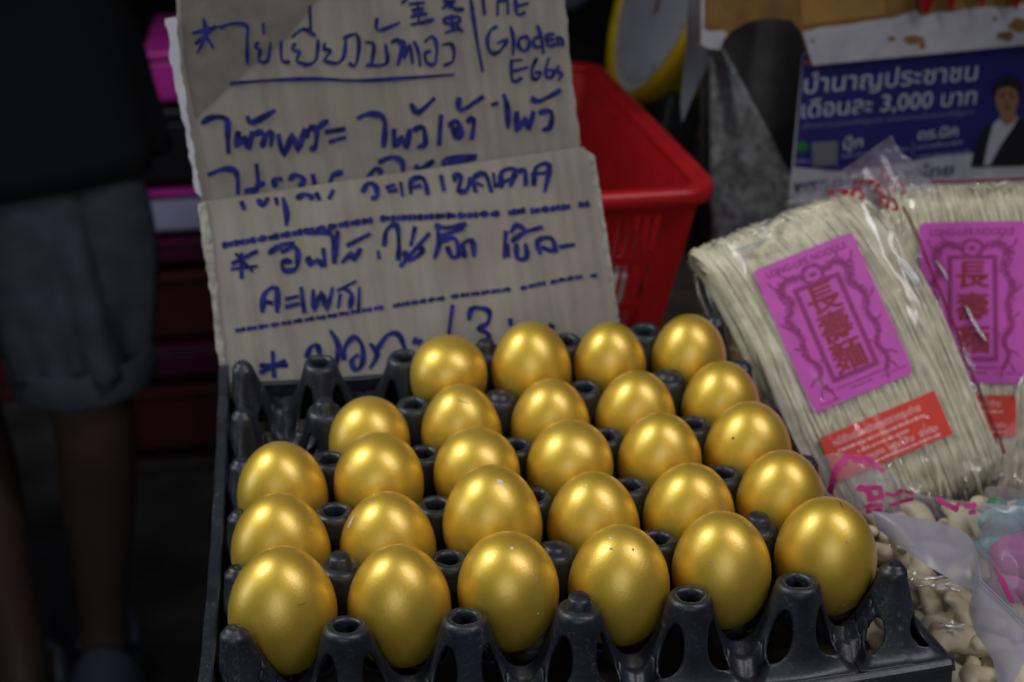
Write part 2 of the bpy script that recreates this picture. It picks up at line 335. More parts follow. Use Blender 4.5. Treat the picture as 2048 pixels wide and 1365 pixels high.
# ------------------------------------------------------------------ egg tray
tray = thing('egg_tray', 'black plastic thirty cell egg tray full of gold eggs', 'egg tray', (0.144, 0.12, -0.055))
ZF = -0.043; ZS = -0.029
def border_z(x, y):
    """height of the sheet on the lines half way between posts"""
    fx = min(max(x / P, 0), 6); fy = min(max(y / P, 0), 5)
    cx = (min(max(math.floor(fx), 0), 5) + .5) * P; cy = (min(max(math.floor(fy), 0), 4) + .5) * P
    d = math.hypot(x - cx, y - cy)
    t = min(max((d - 0.0125) / 0.0105, 0), 1); t = t * t * (3 - 2 * t)
    z = ZF + (ZS - ZF) * t
    if y < -0.001: z = min(z, -0.033 - (0.0 if y > -.01 else .006))
    return z
PEG = {(1, 1), (3, 1), (5, 1), (1, 4), (3, 4), (5, 4), (3, 0), (3, 5)}
tv = []; tf = []
def post_patch(i, j):
    edge = i in (0, 6)
    cx = i * P + (0.0045 if i == 0 else -0.0045 if i == 6 else 0); cy = j * P
    x0 = -0.005 if i == 0 else (i - .5) * P; x1 = 6 * P + .017 if i == 6 else (i + .5) * P
    if i == 0: x1 = .5 * P
    if i == 6: x0 = 5.5 * P
    y0 = -0.0215 if j == 0 else (j - .5) * P; y1 = 5 * P + .012 if j == 5 else (j + .5) * P
    top_r = 0.0052 if edge else 0.0088
    hole = not edge and (i, j) not in PEG
    NO = 6
    # columns: (quadrant, offset) -> angle for half width w
    def angles(w):
        out = []
        for q in range(4):
            c = PI / 4 + q * PI / 2
            for k in range(NO): out.append(c - PI / 4 + (PI / 4 - w) * k / NO)
            out.append(c - w)
            for k in range(1, NO + 1):
                out.append(c + w + (PI / 4 - w) * (k - 1) / NO)
        return out
    ncol = 4 * (2 * NO + 1)
    jag = random.uniform(0, 6)
    T1, T2 = (0.085, 0.52)
    if edge: T1, T2 = (0.26, 0.62)
    rows = []   # (kind, t, w)
    tiny = math.radians(1.5); WM = math.radians(22 if not edge else 18)
    ts = [0.0, 0.015, 0.035, 0.055, 0.075]
    if edge: ts += [0.12, 0.18, 0.24]
    hr = [T1 + (T2 - T1) * (1 - math.cos(PI * k / 12)) / 2 for k in range(13)]
    te = [T2 + (1 - T2) * k / 8 for k in range(1, 9)]
    allt = [(t, tiny, 0) for t in ts]
    for t in hr:
        u = (t - (T1 + T2) / 2) / ((T2 - T1) / 2); allt.append((t, max(tiny, WM * math.sqrt(max(0, 1 - u * u)) * (1 - .10 * u)), 1))
    allt += [(t, tiny, 0) for t in te]
    base = len(tv)
    nr = 0
    def emit(r, a, z):
        x = cx + r * math.cos(a); y = cy + r * math.sin(a)
        tv.append((x, y, z + sag(x, y)))
    A0 = angles(tiny)
    # inner rings (hole wall or cap)
    if hole:
        for rr, zz in ((0.0054, -0.016), (0.0055, -0.004), (0.0056, -0.0010), (0.0061, 0.0)):
            for a in A0: emit(rr * (1 + 0.05 * math.sin(3 * a + jag) + .04 * math.sin(5 * a + 2 * jag)), a, zz)
            nr += 1
    else:
        for rr, zz in ((0.0002, 0.0006), (0.003 if edge else .005, 0.0004)):
            for a in A0: emit(rr, a, zz + (0.001 if edge else 0))
            nr += 1
    for rr, zz in ((top_r - .0018, 0.0), (top_r - .0006, -0.0006)):
        for a in A0: emit(rr, a, zz)
        nr += 1
    first_prof = nr
    for t, w, h in allt:
        A = angles(w)
        for a in A:
            ca, sa = math.cos(a), math.sin(a)
            R = min((x1 - cx) / ca if ca > 1e-6 else 9, (x0 - cx) / ca if ca < -1e-6 else 9, (y1 - cy) / sa if sa > 1e-6 else 9, (y0 - cy) / sa if sa < -1e-6 else 9)
            r = top_r + (R - top_r) * t
            xb = cx + R * ca; yb = cy + R * sa
            zb = border_z(xb, yb)
            if i == 6 and xb > 6 * P: zb = -.040
            e = 2.3 if R > .02 else 1.6
            z = -0.0016 + (zb + 0.0016) * (1 - (1 - t) ** e)
            x = cx + r * ca; y = cy + r * sa
            tv.append((x, y, z + sag(x, y)))
        nr += 1
    hole_rows = set(k for k, (t, w, h) in enumerate(allt) if h)
    for k in range(nr - 1):
        pk = k - first_prof
        for c in range(ncol):
            d = (c + 1) % ncol
            if pk in hole_rows and (pk + 1) in hole_rows:
                if c % (2 * NO + 1) == NO: 
                    q = c // (2 * NO + 1)
                    if not (i == 0 and q in (1, 2)) and not (i == 6 and j != 0 and q in (0, 3)): continue
            tf.append((base + k * ncol + c, base + k * ncol + d, base + (k + 1) * ncol + d, base + (k + 1) * ncol + c))
for i in range(7):
    for j in range(6): post_patch(i, j)
body = mesh_obj('tray_body', [Vector(v) - tray.location for v in tv], tf, TRAY, tray)
bm = bmesh.new(); bm.from_mesh(body.data); bmesh.ops.remove_doubles(bm, verts=bm.verts[:], dist=0.00012)
bmesh.ops.dissolve_degenerate(bm, edges=bm.edges[:], dist=0.00002)
bmesh.ops.recalc_face_normals(bm, faces=bm.faces[:]); bm.to_mesh(body.data); bm.free()
md = body.modifiers.new('thick', 'SOLIDIFY'); md.thickness = 0.0013; md.offset = 0
# stacking pegs
for (i, j) in sorted(PEG):
    h = 0.0055 if (i, j) in ((3, 0), (1, 1), (5, 1), (1, 4), (3, 5)) else 0.0022
    prof = [(0.0001, h), (.0038, h), (.0047, h - .0008), (.0051, h * .3), (.0056, .0004), (.0060, -.0006)]
    V = []; F = []; n = 24
    x, y = i * P, j * P
    for r, z in prof:
        for k in range(n): V.append((x + r * math.cos(2 * PI * k / n), y + r * math.sin(2 * PI * k / n), z + sag(x, y) + .0006))
    for a in range(len(prof) - 1):
        for k in range(n): F.append((a * n + k, a * n + (k + 1) % n, (a + 1) * n + (k + 1) % n, (a + 1) * n + k))
    mesh_obj('stacking_peg', rel(tray, V), F, TRAY, tray)
# rims: left and back raised walls, front skirt
def sweep(name, path, prof, parent, m, closed=False):
    """path: list of (point, outward normal); prof: list of (out, up)"""
    V = []; F = []
    for p, n in path:
        for o, u in prof: V.append(Vector(p) + Vector(n) * o + Vector((0, 0, u)))
    k = len(prof)
    for a in range(len(path) - 1):
        for b in range(k):
            F.append((a * k + b, a * k + (b + 1) % k, (a + 1) * k + (b + 1) % k, (a + 1) * k + b))
    F.append(tuple(range(k))); F.append(tuple((len(path) - 1) * k + b for b in range(k - 1, -1, -1)))
    return mesh_obj(name, rel(parent, V), F, m, parent, smooth=False)
path = []
for k in range(25):
    y = -0.024 + 0.288 * k / 24
    path.append(((-0.0048 - 0.00015 * math.sin(k * 1.7), y, -0.0125 + 0.9 * sag(0, y)), (-1, 0, 0)))
sweep('side_rim', path, [(0, -.030), (0, -0.0005), (0.0007, 0), (0.0050, -.0002), (0.0056, -.001), (0.0056, -.004), (.0016, -.005), (.0016, -.030)], tray, TRAY)
path = []
for k in range(25):
    x = -0.004 + 0.298 * k / 24
    path.append(((x, 0.2535, -0.0195 + 0.9 * sag(x, .25)), (0, 1, 0)))
sweep('back_rim', path, [(0, -.025), (0, -0.0005), (0.0006, 0), (0.0040, -.0002), (0.0045, -.001), (.0045, -.004), (.0013, -.005), (.0013, -.025)], tray, TRAY)
path = []
for k in range(40):
    x = -0.004 + 0.3085 * k / 39
    path.append(((x, -0.0215, -0.0393 + sag(x, -.02)), (0, -1, 0)))
sweep('front_skirt', path, [(-.002, -.0095), (0, 0.0006), (0.0008, 0.0003), (0.0024, -.0008), (0.0030, -.0024), (.0044, -.0095)], tray, TRAY)
path = []
for k in range(25):
    y = -0.0203 + 0.272 * k / 24
    path.append(((6 * P + .0168, y, -0.0395 + sag(.3, y)), (1, 0, 0)))
sweep('side_rim', path, [(-.002, -.0075), (0, 0.0006), (0.0008, 0.0003), (0.0024, -.0008), (0.0030, -.0024), (.0044, -.0075)], tray, TRAY)
# pale tag hanging under the left rim
tg = thing('paper_tag', 'small pale slip of paper sticking out under left rim of egg tray', 'paper', (-0.012, 0.2, -0.03))
a = [at_plane(428, 945, (-0.0145, 0, 0), Vector((1, 0, 0))), at_plane(441, 945, (-.0105, 0, 0), Vector((1, 0, 0)))]
y0 = 0.172; y1 = 0.212
V = [(-.0118, y0, -.036), (-.0095, y0, -.021), (-.0095, y1, -.019), (-.0118, y1, -.036)]
V += [(v[0] - .0006, v[1], v[2]) for v in V]
mesh_obj('paper_sheet', rel(tg, V), [(0, 1, 2, 3), (7, 6, 5, 4), (0, 4, 5, 1), (1, 5, 6, 2), (2, 6, 7, 3), (3, 7, 4, 0)], LAV, tg, smooth=False)

# ------------------------------------------------------------------ gold eggs
EGGS = [(0, 0, -1.1, -5.8, 22.6, -0.06), (1, 0, -0.6, -6.8, 22.1, -0.06), (2, 0, -1.6, -4.3, 22.0, 0.02), (3, 0, -0.2, -6.4, 22.3, -0.06), (4, 0, -1.5, -4.7, 21.9, -0.06), (5, 0, -0.7, -5.1, 22.5, -0.06), (0, 1, -1.5, -5.4, 22.3, -0.06), (1, 1, -1.1, -7.4, 22.3, -0.06), (2, 1, -0.4, 2.0, 23.1, -0.06), (3, 1, -0.0, -5.5, 22.1, -0.06), (4, 1, -0.9, -5.9, 22.0, -0.06), (5, 1, -3.0, -4.7, 21.0, -0.06), (0, 2, 0.1, -4.2, 21.9, -0.06), (1, 2, -1.1, -2.9, 22.2, 0.05), (2, 2, -0.2, -2.4, 21.5, 0.1), (3, 2, -0.6, -4.0, 21.9, 0.08), (4, 2, -1.4, -4.2, 21.6, -0.06), (5, 2, -2.0, -6.0, 22.3, -0.06), (1, 3, -2.2, -8.1, 21.4, 0.05), (2, 3, -1.1, -4.2, 21.5, -0.06), (3, 3, -0.4, -5.7, 21.4, -0.06), (4, 3, -0.8, -7.5, 22.0, -0.06), (5, 3, -0.2, -8.7, 21.6, -0.06), (2, 4, -1.1, -3.1, 21.6, 0.16), (3, 4, -1.6, -0.6, 23.0, -0.06), (4, 4, -3.4, -3.6, 20.9, -0.06), (5, 4, -3.8, -7.3, 21.8, -0.06)]
EL = {
 (0, 0): 'big gold egg at the front left corner of the tray', (1, 0): 'second gold egg in the front row, between two open topped posts',
 (2, 0): 'gold egg in the front row just left of the stubby capped peg post', (3, 0): 'gold egg with two grey specks near its top in the front row',
 (4, 0): 'gold egg with one dark red dot, second from right in the front row', (5, 0): 'gold egg with a short dark crack at the front right corner by the cashews',
 (0, 1): 'gold egg against the left rim, directly behind the front left corner egg', (1, 1): 'gold egg with a pale bare scratch on its left side',
 (2, 1): 'gold egg standing tallest in the second row with pale chips at its top', (3, 1): 'gold egg in the second row directly behind the egg with two grey specks',
 (4, 1): 'gold egg with two bright pink specks low on its right in the second row', (5, 1): 'gold egg at the right end of the second row behind the cracked corner egg',
 (0, 2): 'gold egg by the left rim in front of the two empty cells', (1, 2): 'gold egg in the middle row, directly behind the egg with a pale scratch',
 (2, 2): 'pointed gold egg in the middle row, directly behind the tallest standing egg', (3, 2): 'gold egg in the middle row, fourth from the left rim',
 (4, 2): 'gold egg in the middle row, second from the noodle packet side', (5, 2): 'gold egg with small brown blemish at the right end of the middle row',
 (1, 3): 'gold egg just right of the empty cell by the left rim', (2, 3): 'gold egg with a thin dark hairline crack across its top',
 (3, 3): 'gold egg in the fourth row directly behind the fourth egg of the middle row', (4, 3): 'gold egg in the fourth row, second from its noodle packet end',
 (5, 3): 'gold egg at the right end of the fourth row touching the noodle packet', (2, 4): 'pointed gold egg first in the back row beside the empty cells',
 (3, 4): 'round gold egg biggest in the back row in front of the sign', (4, 4): 'small gold egg in the back row by the lower right corner of the sign',
 (5, 4): 'gold egg at the back right corner between red basket and noodle packet'}
def egg_surf(a, b, k, u, th):
    r = a * math.sqrt(max(0, 1 - u * u)) * (1 + k * u)
    return Vector((r * math.cos(th), r * math.sin(th), b * u))
EGGO = {}
for (i, j, dx, dz, a, k) in EGGS:
    a *= .001; b = a * 1.27
    x = (i + .5) * P + dx * .001; y = (j + .5) * P; z = dz * .001 + sag((i + .5) * P, y)
    V = []; F = []; NU, NT = 40, 48
    for m in range(NU + 1):
        u = -math.cos(PI * m / NU)
        for n in range(NT):
            p = egg_surf(a, b, k, u, 2 * PI * n / NT)
            V.append(p * (1 + 0.006 * (noise.noise(p * 60 + Vector((i * 3, j * 5, 1))))))
    for m in range(NU):
        for n in range(NT): F.append((m * NT + n, m * NT + (n + 1) % NT, (m + 1) * NT + (n + 1) % NT, (m + 1) * NT + n))
    o = mesh_obj('gold_egg', V, F, GOLD, None, loc=(x, y, z))
    bm = bmesh.new(); bm.from_mesh(o.data); bmesh.ops.remove_doubles(bm, verts=bm.verts[:], dist=1e-5); bm.to_mesh(o.data); bm.free()
    o.data.polygons.foreach_set('use_smooth', [True] * len(o.data.polygons))
    o.rotation_euler = (random.uniform(-.05, .05), random.uniform(-.05, .05), random.uniform(0, 6.28))
    tag(o, EL[(i, j)], 'egg', 'gold eggs in the tray')
    EGGO[(i, j)] = (o, a, b, k, Vector((x, y, z)))
# marks on single eggs, set where the egg shows them
bpy.context.view_layer.update()
def egg_hit(cell, px, py):
    o, a, b, k, c = EGGO[cell]
    mi = o.matrix_world.inverted()
    ok, loc, nor, _ = o.ray_cast(mi @ CP, (mi.to_3x3() @ ray(px, py)).normalized())
    return (loc, nor) if ok else (None, None)
def egg_mark(name, cell, pts, width, m):
    """ribbon or dot lying on the egg, points in photo pixels"""
    o = EGGO[cell][0]
    L = [egg_hit(cell, *p) for p in pts]
    if any(l[0] is None for l in L): return
    if len(pts) == 1:
        loc, nor = L[0]
        s = nor.orthogonal().normalized(); w = nor.cross(s)
        n = 10; V = [loc + nor * .00025]; 
        for q in range(n):
            rr = width * random.uniform(.6, 1.2); V.append(loc + nor * .00008 + s * rr * math.cos(2 * PI * q / n) + w * rr * math.sin(2 * PI * q / n))
        F = [(0, 1 + q, 1 + (q + 1) % n) for q in range(n)]
    else:
        V = []; F = []
        for q, (loc, nor) in enumerate(L):
            t = (L[min(q + 1, len(L) - 1)][0] - L[max(q - 1, 0)][0]).normalized(); s = nor.cross(t).normalized()
            hw = width * (0.35 if q in (0, len(L) - 1) else random.uniform(.8, 1.1))
            V += [loc + nor * .00012 - s * hw, loc + nor * .0002, loc + nor * .00012 + s * hw]
        for q in range(len(L) - 1):
            F += [(3 * q, 3 * q + 1, 3 * q + 4, 3 * q + 3), (3 * q + 1, 3 * q + 2, 3 * q + 5, 3 * q + 4)]
    mesh_obj(name, V, F, m, o)
egg_mark('bare_scratch', (1, 1), [(696, 1056), (700, 1048), (705, 1038), (710, 1030)], .0010, SCRATCH)
egg_mark('hairline_crack', (2, 3), [(914, 799), (922, 803), (930, 805), (938, 808)], .00025, CRACK)
egg_mark('hairline_crack', (5, 0), [(1675, 1003), (1681, 1007), (1684, 1014), (1689, 1019)], .0003, CRACK)
egg_mark('hairline_crack', (4, 1), [(1362, 929), (1372, 925), (1382, 924)], .00025, CRACK)
egg_mark('hairline_crack', (0, 0), [(594, 1212), (604, 1209), (614, 1205)], .0002, CRACK)
for cell, px, py, w, m in (((3, 0), 1223, 1098, .0008, CARD_EDGE), ((3, 0), 1266, 1100, .0006, CARD_EDGE), ((3, 0), 1221, 1077, .0007, SCRATCH),
        ((4, 0), 1420, 1123, .0006, SPECK), ((4, 1), 1451, 1002, .0007, SPECK), ((4, 1), 1446, 1013, .0009, SPECK), ((5, 0), 1693, 1085, .0008, SPECK),
        ((5, 0), 1687, 1211, .0008, SPECK), ((2, 1), 1000, 963, .0013, SCRATCH), ((2, 1), 1008, 970, .0008, SCRATCH), ((3, 1), 1172, 972, .0007, SCRATCH), ((0, 1), 622, 1068, .0006, SPECK),
        ((5, 2), 1466, 877, .0009, CRACK), ((2, 0), 1073, 1160, .0006, SPECK), ((2, 0), 1024, 1097, .0007, SCRATCH), ((0, 0), 470, 1180, .0005, SPECK), ((2, 0), 1076, 1227, .0004, SCRATCH)):
    egg_mark('paint_speck', cell, [(px, py)], w, m)

# ------------------------------------------------------------------ folded cardboard sign with marker writing
class Plane:
    def __init__(s, p, xv, yv):
        s.p = Vector(p); s.x = Vector(xv).normalized(); n = s.x.cross(Vector(yv)).normalized()
        s.y = n.cross(s.x).normalized(); s.n = n
        if s.n.dot(CP - s.p) < 0: s.n = -s.n
    def px(s, px, py):                       # photo pixel -> plane coordinates
        h = at_plane(px, py, s.p, s.n) - s.p
        return (h.dot(s.x), h.dot(s.y))
    def w(s, u, v, h=0.0): return s.p + s.x * u + s.y * v + s.n * h
    def mat(s):
        m = Matrix((s.x, s.y, s.n)).transposed().to_4x4(); m.translation = s.p; return m
def plane_child(name, V, F, m, parent, pl, smooth=False):
    """mesh given in plane coordinates (u, v, height)"""
    o = mesh_obj(name, V, F, m, parent, smooth)
    pm = parent.matrix_world if parent.type == 'EMPTY' else None
    o.matrix_local = Matrix.Translation(-parent_origin(parent)) @ pl.mat()
    return o
def parent_origin(p):
    q = Vector((0, 0, 0))
    while p: q += p.location; p = p.parent
    return q
def ribbon2(pts, w0, h=0.0003, n=3, taper=True, jitter=.24):
    """flat pen stroke in plane coordinates"""
    L = smooth_line([(a, b, 0) for a, b in pts], n)
    V = []; F = []
    ph = random.uniform(0, 9)
    for i, p in enumerate(L):
        t = L[min(i + 1, len(L) - 1)] - L[max(i - 1, 0)]
        if t.length < 1e-7: t = Vector((1, 0, 0))
        t.normalize(); s = Vector((-t.y, t.x, 0))
        w = w0 * (1 + jitter * math.sin(ph + i * 1.1))
        e = 0.75 if (taper and i in (0, len(L) - 1)) else 1.0
        q = p.copy()
        if i == 0: q = p - t * w * .35
        if i == len(L) - 1: q = p + t * w * .35
        hh = h + random.uniform(0, .00004)
        V += [(q.x - s.x * w * e, q.y - s.y * w * e, hh), (q.x + s.x * w * e, q.y + s.y * w * e, hh)]
    for i in range(len(L) - 1): F.append((2 * i, 2 * i + 1, 2 * i + 3, 2 * i + 2))
    return V, F
def writing(pl, strokes, tr, w, hs=.0003):
    parts = []; 
    for k, st in enumerate(strokes):
        wd = w
        pts = st
        if isinstance(st, tuple) and not isinstance(st[0], tuple): wd = st[0]; pts = st[1]
        pts = [pl.px(*tr(*p)) for p in pts]
        parts.append(ribbon2(pts, wd, hs + 0.000012 * (k % 17)))
    return join(parts)
def rough_outline(pts, step, amp, seed, which=None):
    """subdivide a polygon outline and roughen the chosen sides"""
    random.seed(seed); out = []
    n = len(pts)
    for i in range(n):
        a = Vector(pts[i]).to_2d(); b = Vector(pts[(i + 1) % n]).to_2d()
        k = max(1, int((b - a).length / step)); nrm = Vector((-(b - a).y, (b - a).x)).normalized()
        for q in range(k):
            p = a.lerp(b, q / k)
            if q: p = p + nrm * (random.uniform(-.5, .5) + .9 * noise.noise(Vector((p.x * 90, p.y * 90, seed)))) * (amp if (which is None or i in which) else amp * .15)
            out.append((p.x, p.y))
    return out
def slab(outline, t, h0=0.0):
    n = len(outline)
    V = [(x, y, h0) for x, y in outline] + [(x, y, h0 - t) for x, y in outline]
    F = [tuple(range(n)), tuple(range(2 * n - 1, n - 1, -1))]
    for i in range(n): F.append((i, n + i, n + (i + 1) % n, (i + 1) % n))
    return V, F

sign = thing('cardboard_sign', 'handwritten folded cardboard price sign leaning behind the gold eggs', 'cardboard sign', (0.105, 0.29, -0.05))
A = at_y(410, 405, .31); B = at_y(1168, 295, .31); Cc = at_y(450, 765, .268)
LP = Plane(A, B - A, A - Cc)
corners = [LP.px(*c) for c in ((410, 405), (700, 360), (1168, 295), (1180, 330), (1212, 520), (1236, 660))]
bl = LP.px(452, 770)
corners += [(corners[5][0] + .004, corners[5][1] - .055), (bl[0] + .003, bl[1] - .03), bl, LP.px(432, 640), LP.px(420, 500)]
ol = rough_outline(corners, .004, .0012, 5, (7, 8, 9, 10, 2, 3, 4))
V, F = slab(ol, .0042)
lower = plane_child('lower_panel', V, F, CARD, sign, LP)
# torn liner strip along the left edge, paler and a little proud
lp = [LP.px(*c) for c in ((396, 408), (412, 404), (424, 470), (436, 600), (455, 760), (446, 770), (432, 690), (428, 640), (418, 560), (404, 470))]
V, F = slab(rough_outline(lp, .003, .0009, 8), .0050, .0009); plane_child('torn_edge', V, F, CARD_EDGE, sign, LP)
lp = [LP.px(*c) for c in ((1168, 297), (1190, 312), (1196, 350), (1216, 480), (1242, 660), (1234, 660), (1205, 500), (1180, 340))]
V, F = slab(rough_outline(lp, .003, .0006, 9), .0060, -.0006); plane_child('torn_edge', V, F, CARD_EDGE, sign, LP)
a = at_y(395, 398, .328); b = at_y(1161, 285, .328); c = at_y(1130, 0, .346)
UP = Plane(a, b - a, c - b)
def up_px(x, y): return UP.px(x, y)
corners = [up_px(*c) for c in ((402, 412), (386, 300), (352, 100), (350, -40), (352, -130), (1118, -130), (1130, 0), (1144, 150), (1163, 300))]
corners = [(corners[0][0], corners[0][1] - .016)] + corners[1:-1] + [(corners[-1][0], corners[-1][1] - .016)]
V, F = slab(rough_outline(corners, .004, .0011, 6, (0, 1, 2, 5, 6, 7)), .0042)
upper = plane_child('upper_panel', V, F, CARD, sign, UP)
lp = [up_px(*c) for c in ((330, 38), (352, 34), (362, 120), (376, 230), (404, 395), (392, 385), (372, 270), (350, 170))]
V, F = slab(rough_outline(lp, .003, .0013, 18), .0052, .0014); plane_child('torn_edge', V, F, WHITEP, sign, UP)
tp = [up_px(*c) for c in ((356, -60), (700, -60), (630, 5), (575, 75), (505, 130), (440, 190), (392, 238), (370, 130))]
V, F = slab(rough_outline(tp, .006, .0006, 19), .00025, .00028); plane_child('shadow_wedge', V, F, SIGN_SHADE, sign, UP)  # thin darker wedge painting a cast shadow onto the card
# the crease between the two panels
fold = []
nf = 30
for k in range(nf + 1):
    t = k / nf
    p = A.lerp(B, t); q = a.lerp(b, t)
    up = Vector((0, 0, 1))
    fold.append([p - LP.n * .0042, p + LP.y * .0004 - LP.n * .002, p.lerp(q, .4) - up * .014, q - UP.y * .014 + UP.n * .0003, q - UP.y * .012 - UP.n * .002])
V = [v for r in fold for v in r]; F = []
for k in range(nf):
    for m in range(4): F.append((k * 5 + m, k * 5 + m + 1, k * 5 + m + 6, k * 5 + m + 5))
mesh_obj('fold_strip', rel(sign, V), F, CARD, sign)

z1 = lambda x, y: (320 + x * .4492, y * .4492)
z2 = lambda x, y: (380 + x * .4297, 280 + y * .4297)
z6 = lambda x, y: (780 + x * .1855, y * .1855)
S1 = [ # asterisk and first line
 [(195, 85), (203, 160), (168, 235)], [(145, 148), (200, 135), (268, 118)], [(160, 195), (215, 150), (245, 118)], [(200, 150), (238, 215)],
 [(272, 125), (320, 106), (388, 116), (388, 180), (390, 285)], [(437, 190), (424, 212), (447, 225), (440, 268), (480, 272), (492, 190)], [(460, 105), (463, 150)],
 [(540, 185), (543, 268), (577, 276)], [(602, 195), (590, 220), (622, 235), (610, 272), (660, 288), (697, 262), (704, 178)], [(590, 165), (640, 130), (692, 160)], [(668, 28), (672, 150)],
 [(735, 195), (730, 218), (762, 228), (733, 268), (790, 282), (820, 250), (827, 180)], [(818, 172), (872, 152), (887, 200), (872, 292), (843, 282)],
 [(918, 188), (952, 200), (942, 280), (918, 288), (952, 292), (1012, 280), (1003, 198)], [(966, 82), (966, 132), (1000, 130), (1068, 102)], [(1030, 190), (1062, 178), (1077, 210), (1060, 292)],
 [(1062, 195), (1090, 188), (1086, 262), (1112, 198), (1126, 282)], [(1130, 185), (1150, 230), (1160, 295)], [(1180, 188), (1210, 163), (1232, 200), (1226, 282), (1190, 282), (1180, 240), (1205, 228)],
 [(1258, 200), (1302, 200), (1306, 270), (1265, 292)], [(315, 372), (500, 358), (700, 352), (880, 360), (1100, 348), (1308, 333)], [(1383, -10), (1408, 160), (1437, 318)]]
S1W = [ # second and third line, thicker
 [(188, 548), (232, 523), (297, 530), (302, 600), (306, 682)], [(350, 588), (343, 655), (377, 615), (396, 665), (412, 588)], [(390, 520), (412, 546), (512, 493)], [(420, 598), (452, 588), (464, 620), (455, 655)],
 [(462, 640), (475, 600), (498, 595), (495, 650)], [(528, 600), (552, 692), (592, 598), (612, 672), (645, 575)], [(655, 610), (672, 565), (700, 590), (690, 662), (672, 655)], [(685, 585), (715, 560), (748, 538)], [(740, 588), (822, 575)], [(758, 632), (826, 612)],
 [(882, 527), (930, 508), (992, 520), (1002, 580), (996, 655)], [(1043, 578), (1045, 655), (1077, 612), (1096, 660), (1112, 578)], [(1118, 463), (1150, 502), (1222, 438)], [(1130, 580), (1172, 568), (1182, 640), (1148, 655)],
 [(1252, 515), (1243, 645)], [(1290, 560), (1322, 538), (1342, 600), (1318, 615), (1308, 570)], [(1330, 438), (1340, 492), (1437, 432)], [(1368, 542), (1398, 530), (1388, 618)],
 [(1478, 467), (1502, 460)], [(1530, 422), (1546, 480), (1550, 570)], [(1588, 500), (1590, 584), (1626, 530), (1642, 578), (1662, 500)], [(1655, 440), (1692, 450), (1782, 403)], [(1690, 502), (1742, 498), (1737, 565), (1703, 578)],
 [(218, 778), (290, 752), (342, 770), (348, 862)], [(430, 733), (437, 830), (400, 855)], [(382, 852), (425, 838), (462, 815)], [(515, 832), (508, 800), (542, 798)], [(578, 802), (602, 780), (642, 800), (622, 832)],
 [(680, 778), (690, 825)], [(758, 822), (770, 782), (812, 768)], [(978, 722), (1032, 700), (1077, 720), (1082, 772)], [(928, 792), (960, 750), (987, 770)], [(1138, 738), (1160, 752), (1217, 718)],
 [(1267, 738), (1275, 708), (1412, 700), (1340, 718), (1280, 728)]]
S6 = [
 [(130, 32), (182, -5)], [(212, 45), (372, 32)], [(238, 112), (362, 88)], [(300, 20), (312, 252)], [(228, 182), (392, 150)], [(228, 268), (350, 245), (472, 212)], [(258, 120), (282, 172)], [(350, 100), (330, 160)],
 [(578, 10), (702, 18)], [(568, 92), (640, 40), (700, 98), (792, 104)], [(640, 25), (642, 92)], [(588, 202), (732, 180), (742, 242), (602, 257), (588, 202)], [(660, 168), (682, 332)], [(600, 352), (742, 310)], [(718, 268), (782, 342)],
 [(1000, -20), (1022, 152)], [(1160, -10), (1160, 165)], [(1268, -10), (1272, 152)], [(1160, 15), (1270, 5)], [(1350, -20), (1370, 152), (1452, 140)], [(1358, 70), (1492, 38)],
 [(1152, 288), (1080, 335), (1048, 450), (1080, 562), (1150, 574), (1212, 520), (1262, 430), (1158, 467)], [(1298, 288), (1332, 430), (1326, 595)], [(1402, 408), (1383, 480), (1420, 542), (1482, 532), (1502, 450), (1470, 400), (1400, 410)],
 [(1590, 275), (1632, 420), (1657, 575)], [(1612, 400), (1548, 420), (1560, 502), (1632, 500)], [(1772, 370), (1690, 388), (1702, 492), (1782, 482)], [(1690, 438), (1762, 425)], [(1800, 402), (1820, 492)], [(1800, 410), (1852, 420), (1862, 492)],
 [(1308, 650), (1322, 872), (1422, 845)], [(1308, 656), (1424, 648)], [(1318, 772), (1482, 728)], [(1582, 628), (1530, 750), (1540, 842), (1590, 852), (1622, 790), (1560, 780)],
 [(1712, 628), (1680, 740), (1690, 832), (1742, 832), (1762, 760), (1690, 760)], [(1822, 718), (1790, 760), (1852, 802), (1820, 865)]]
V, F = join([writing(UP, S1, z1, .00108, .0006), writing(UP, S1W, z1, .0017, .0006), writing(UP, S6, z6, .00115, .0006)])
o = plane_child('marker_writing', V, F, INK, upper, UP); o.matrix_local = Matrix.Identity(4); o['kind'] = 'stuff'
